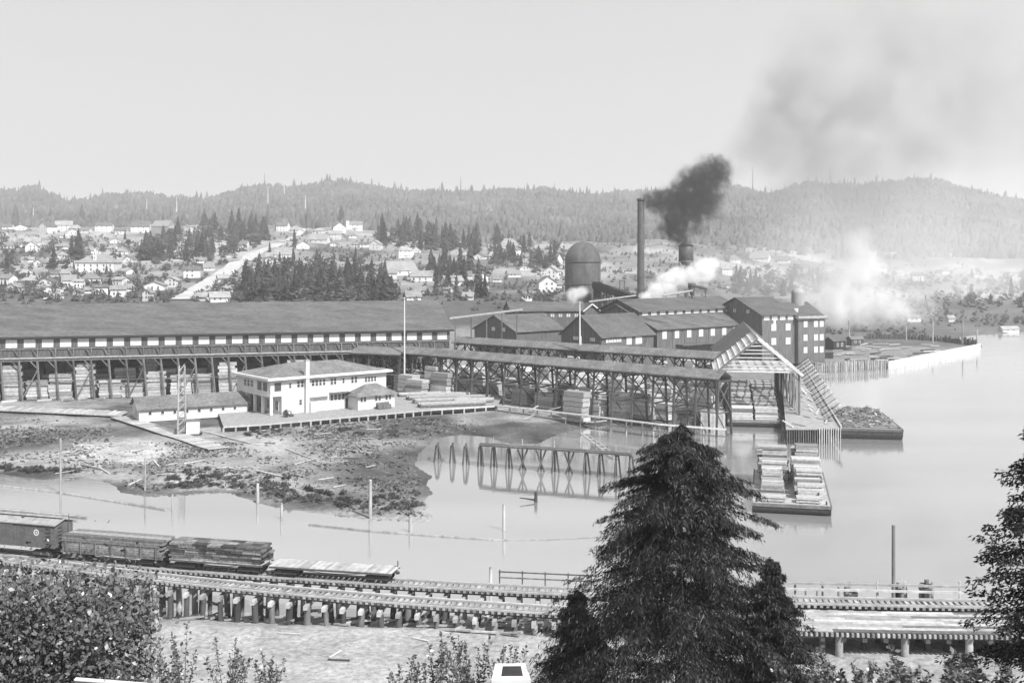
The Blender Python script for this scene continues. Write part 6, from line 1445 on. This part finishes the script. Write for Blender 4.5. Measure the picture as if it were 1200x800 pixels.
# ================================================================== smoke, steam and haze
def smoke(name, lab, blobs, D, color, dens, aniso=0.0, nscale=.12, warp=5.0, lo=.12, hi=.55, pad=1.25, nz_amt=.9, rs=1.0):
    """blobs (px, row, radius px, depth offset, weight): soft balls of a drifting plume, broken up by noise"""
    m = bpy.data.materials.new(name); m.use_nodes = True; n, l = m.node_tree.nodes, m.node_tree.links; n.clear()
    out = n.new('ShaderNodeOutputMaterial'); vol = n.new('ShaderNodeVolumePrincipled'); l.new(vol.outputs[0], out.inputs['Volume'])
    vol.inputs['Color'].default_value = (color, color, color, 1); vol.inputs['Anisotropy'].default_value = aniso
    g = n.new('ShaderNodeNewGeometry')
    t = n.new('ShaderNodeTexNoise'); t.inputs['Scale'].default_value = nscale; t.inputs['Detail'].default_value = 5; l.new(g.outputs['Position'], t.inputs['Vector'])
    sb = n.new('ShaderNodeVectorMath'); sb.operation = 'SUBTRACT'; sb.inputs[1].default_value = (.5, .5, .5); l.new(t.outputs['Color'], sb.inputs[0])
    scl = n.new('ShaderNodeVectorMath'); scl.operation = 'SCALE'; scl.inputs['Scale'].default_value = warp; l.new(sb.outputs[0], scl.inputs[0])
    ad = n.new('ShaderNodeVectorMath'); ad.operation = 'ADD'; l.new(g.outputs['Position'], ad.inputs[0]); l.new(scl.outputs[0], ad.inputs[1])
    acc = None; pts = []
    for px, py, rp, dd, wgt in blobs:
        c = PD(px, py, D + dd); rr = rp * rs * (D + dd) / F; pts.append((c, rr))
        ds = n.new('ShaderNodeVectorMath'); ds.operation = 'DISTANCE'; ds.inputs[1].default_value = c; l.new(ad.outputs[0], ds.inputs[0])
        mr = n.new('ShaderNodeMapRange'); mr.interpolation_type = 'SMOOTHSTEP'; mr.inputs[1].default_value = rr; mr.inputs[2].default_value = rr * .15; mr.inputs[3].default_value = 0; mr.inputs[4].default_value = wgt; l.new(ds.outputs['Value'], mr.inputs[0])
        if acc is None: acc = mr.outputs[0]
        else:
            k = n.new('ShaderNodeMath'); k.operation = 'ADD'; l.new(acc, k.inputs[0]); l.new(mr.outputs[0], k.inputs[1]); acc = k.outputs[0]
    t2 = n.new('ShaderNodeTexNoise'); t2.inputs['Scale'].default_value = nscale * 1.9; t2.inputs['Detail'].default_value = 4; l.new(ad.outputs[0], t2.inputs['Vector'])
    mr = n.new('ShaderNodeMapRange'); mr.inputs[1].default_value = .35; mr.inputs[2].default_value = .65; mr.inputs[3].default_value = 1 - nz_amt; mr.inputs[4].default_value = 1 + nz_amt; l.new(t2.outputs[0], mr.inputs[0])
    k = n.new('ShaderNodeMath'); k.operation = 'MULTIPLY'; l.new(acc, k.inputs[0]); l.new(mr.outputs[0], k.inputs[1])
    k2 = n.new('ShaderNodeMath'); k2.operation = 'MULTIPLY'; k2.inputs[1].default_value = dens; l.new(k.outputs[0], k2.inputs[0]); l.new(k2.outputs[0], vol.inputs['Density'])
    lo_ = Vector((min(c[i] - r_ * pad for c, r_ in pts) for i in range(3))); hi_ = Vector((max(c[i] + r_ * pad for c, r_ in pts) for i in range(3)))
    o = put(name, mesh([(lo_.x, lo_.y, lo_.z), (hi_.x, lo_.y, lo_.z), (hi_.x, hi_.y, lo_.z), (lo_.x, hi_.y, lo_.z), (lo_.x, lo_.y, hi_.z), (hi_.x, lo_.y, hi_.z), (hi_.x, hi_.y, hi_.z), (lo_.x, hi_.y, hi_.z)], _BOXF, m), Matrix.Identity(4))
    o['kind'] = 'stuff'; o['label'] = lab; o['category'] = 'smoke'; return o
smoke('black_smoke', 'thick black smoke rolling right from the tall stack top',
      [(757, 233, 9, 0, 1.2), (768, 238, 13, 2, 1.1), (782, 238, 18, 4, .9), (798, 228, 20, 6, .7), (815, 218, 24, 8, .75), (832, 206, 23, 10, .7), (842, 198, 16, 10, .5), (806, 244, 20, 6, .7), (826, 238, 22, 8, .6), (790, 262, 17, 6, .9), (796, 278, 14, 8, .8), (783, 270, 12, 8, .5), (812, 262, 16, 8, .35)],
      368, .1, .5, nscale=.24, warp=6.5, nz_amt=.95, rs=1.32)
smoke('white_steam', 'white steam billowing over the main mill roof below the water tower',
      [(757, 349, 7, 0, 1.2), (768, 343, 11, 2, 1.1), (780, 335, 14, 4, 1), (793, 328, 14, 5, .8), (808, 325, 14, 5, .5), (822, 320, 15, 5, .6), (832, 312, 12, 5, .4), (672, 348, 9, -6, .6), (681, 344, 8, -6, .5)], 362, .99, 1.0, nscale=.22, warp=4.5, rs=1.3)
smoke('white_smoke', 'pale smoke drifting up from the shore beyond the tall mill',
      [(962, 358, 24, 0, .9), (985, 362, 28, 0, 1), (1012, 356, 30, 5, .8), (1040, 360, 28, 5, .6), (990, 335, 28, 10, .8), (1012, 318, 28, 15, .6), (1008, 295, 26, 20, .4), (1070, 362, 26, 10, .3), (940, 350, 18, 0, .5)], 500, .99, .14, nscale=.06, warp=14, rs=1.3)
smoke('drifting_smoke', 'thin grey smoke drifting from the stack high across the sky at the upper right',
      [(842, 196, 30, 4, 1.0), (862, 182, 36, 6, .8), (886, 162, 42, 8, .75), (910, 138, 46, 10, .9), (930, 112, 46, 12, 1.3), (952, 140, 50, 15, 1.0), (975, 118, 52, 18, .8), (915, 92, 40, 12, .6), (1005, 125, 56, 20, .6), (1040, 100, 66, 25, .5), (925, 185, 60, 20, .75), (985, 190, 70, 25, .7), (1050, 185, 80, 28, .5), (1100, 150, 80, 30, .45), (955, 55, 60, 20, .5), (1040, 40, 80, 26, .45), (1130, 70, 90, 30, .35), (1180, 130, 90, 30, .35), (930, 235, 50, 20, .4), (1000, 245, 60, 30, .4)], 430, .42, .034, nscale=.035, warp=22, nz_amt=.8)
smoke('smoke_veil', 'pale veil of smoke hanging over the far right shore and hillside',
      [(865, 330, 80, -60, .6), (930, 325, 100, 0, .9), (1010, 330, 110, 20, 1.0), (1100, 330, 110, 40, 1.0), (1190, 330, 110, 60, 1.0), (1290, 330, 120, 60, .9), (970, 265, 90, 120, .5), (1080, 265, 100, 120, .6), (1190, 270, 100, 120, .5)], 740, .96, .0062, nscale=.012, warp=50, nz_amt=.4)
hm = bpy.data.materials.new('haze_air'); hm.use_nodes = True; n, l = hm.node_tree.nodes, hm.node_tree.links; n.clear()
out = n.new('ShaderNodeOutputMaterial'); vol = n.new('ShaderNodeVolumePrincipled'); vol.inputs['Color'].default_value = (.97, .97, .97, 1); vol.inputs['Density'].default_value = .00021; vol.inputs['Anisotropy'].default_value = .15
l.new(vol.outputs[0], out.inputs['Volume'])
X0, X1, Y0, Y1, Z0, Z1 = -4700, 4700, -80, 5100, -8, 330
o = put('haze', mesh([(X0, Y0, Z0), (X1, Y0, Z0), (X1, Y1, Z0), (X0, Y1, Z0), (X0, Y0, Z1), (X1, Y0, Z1), (X1, Y1, Z1), (X0, Y1, Z1)], _BOXF, hm), Matrix.Identity(4)); o['kind'] = 'stuff'
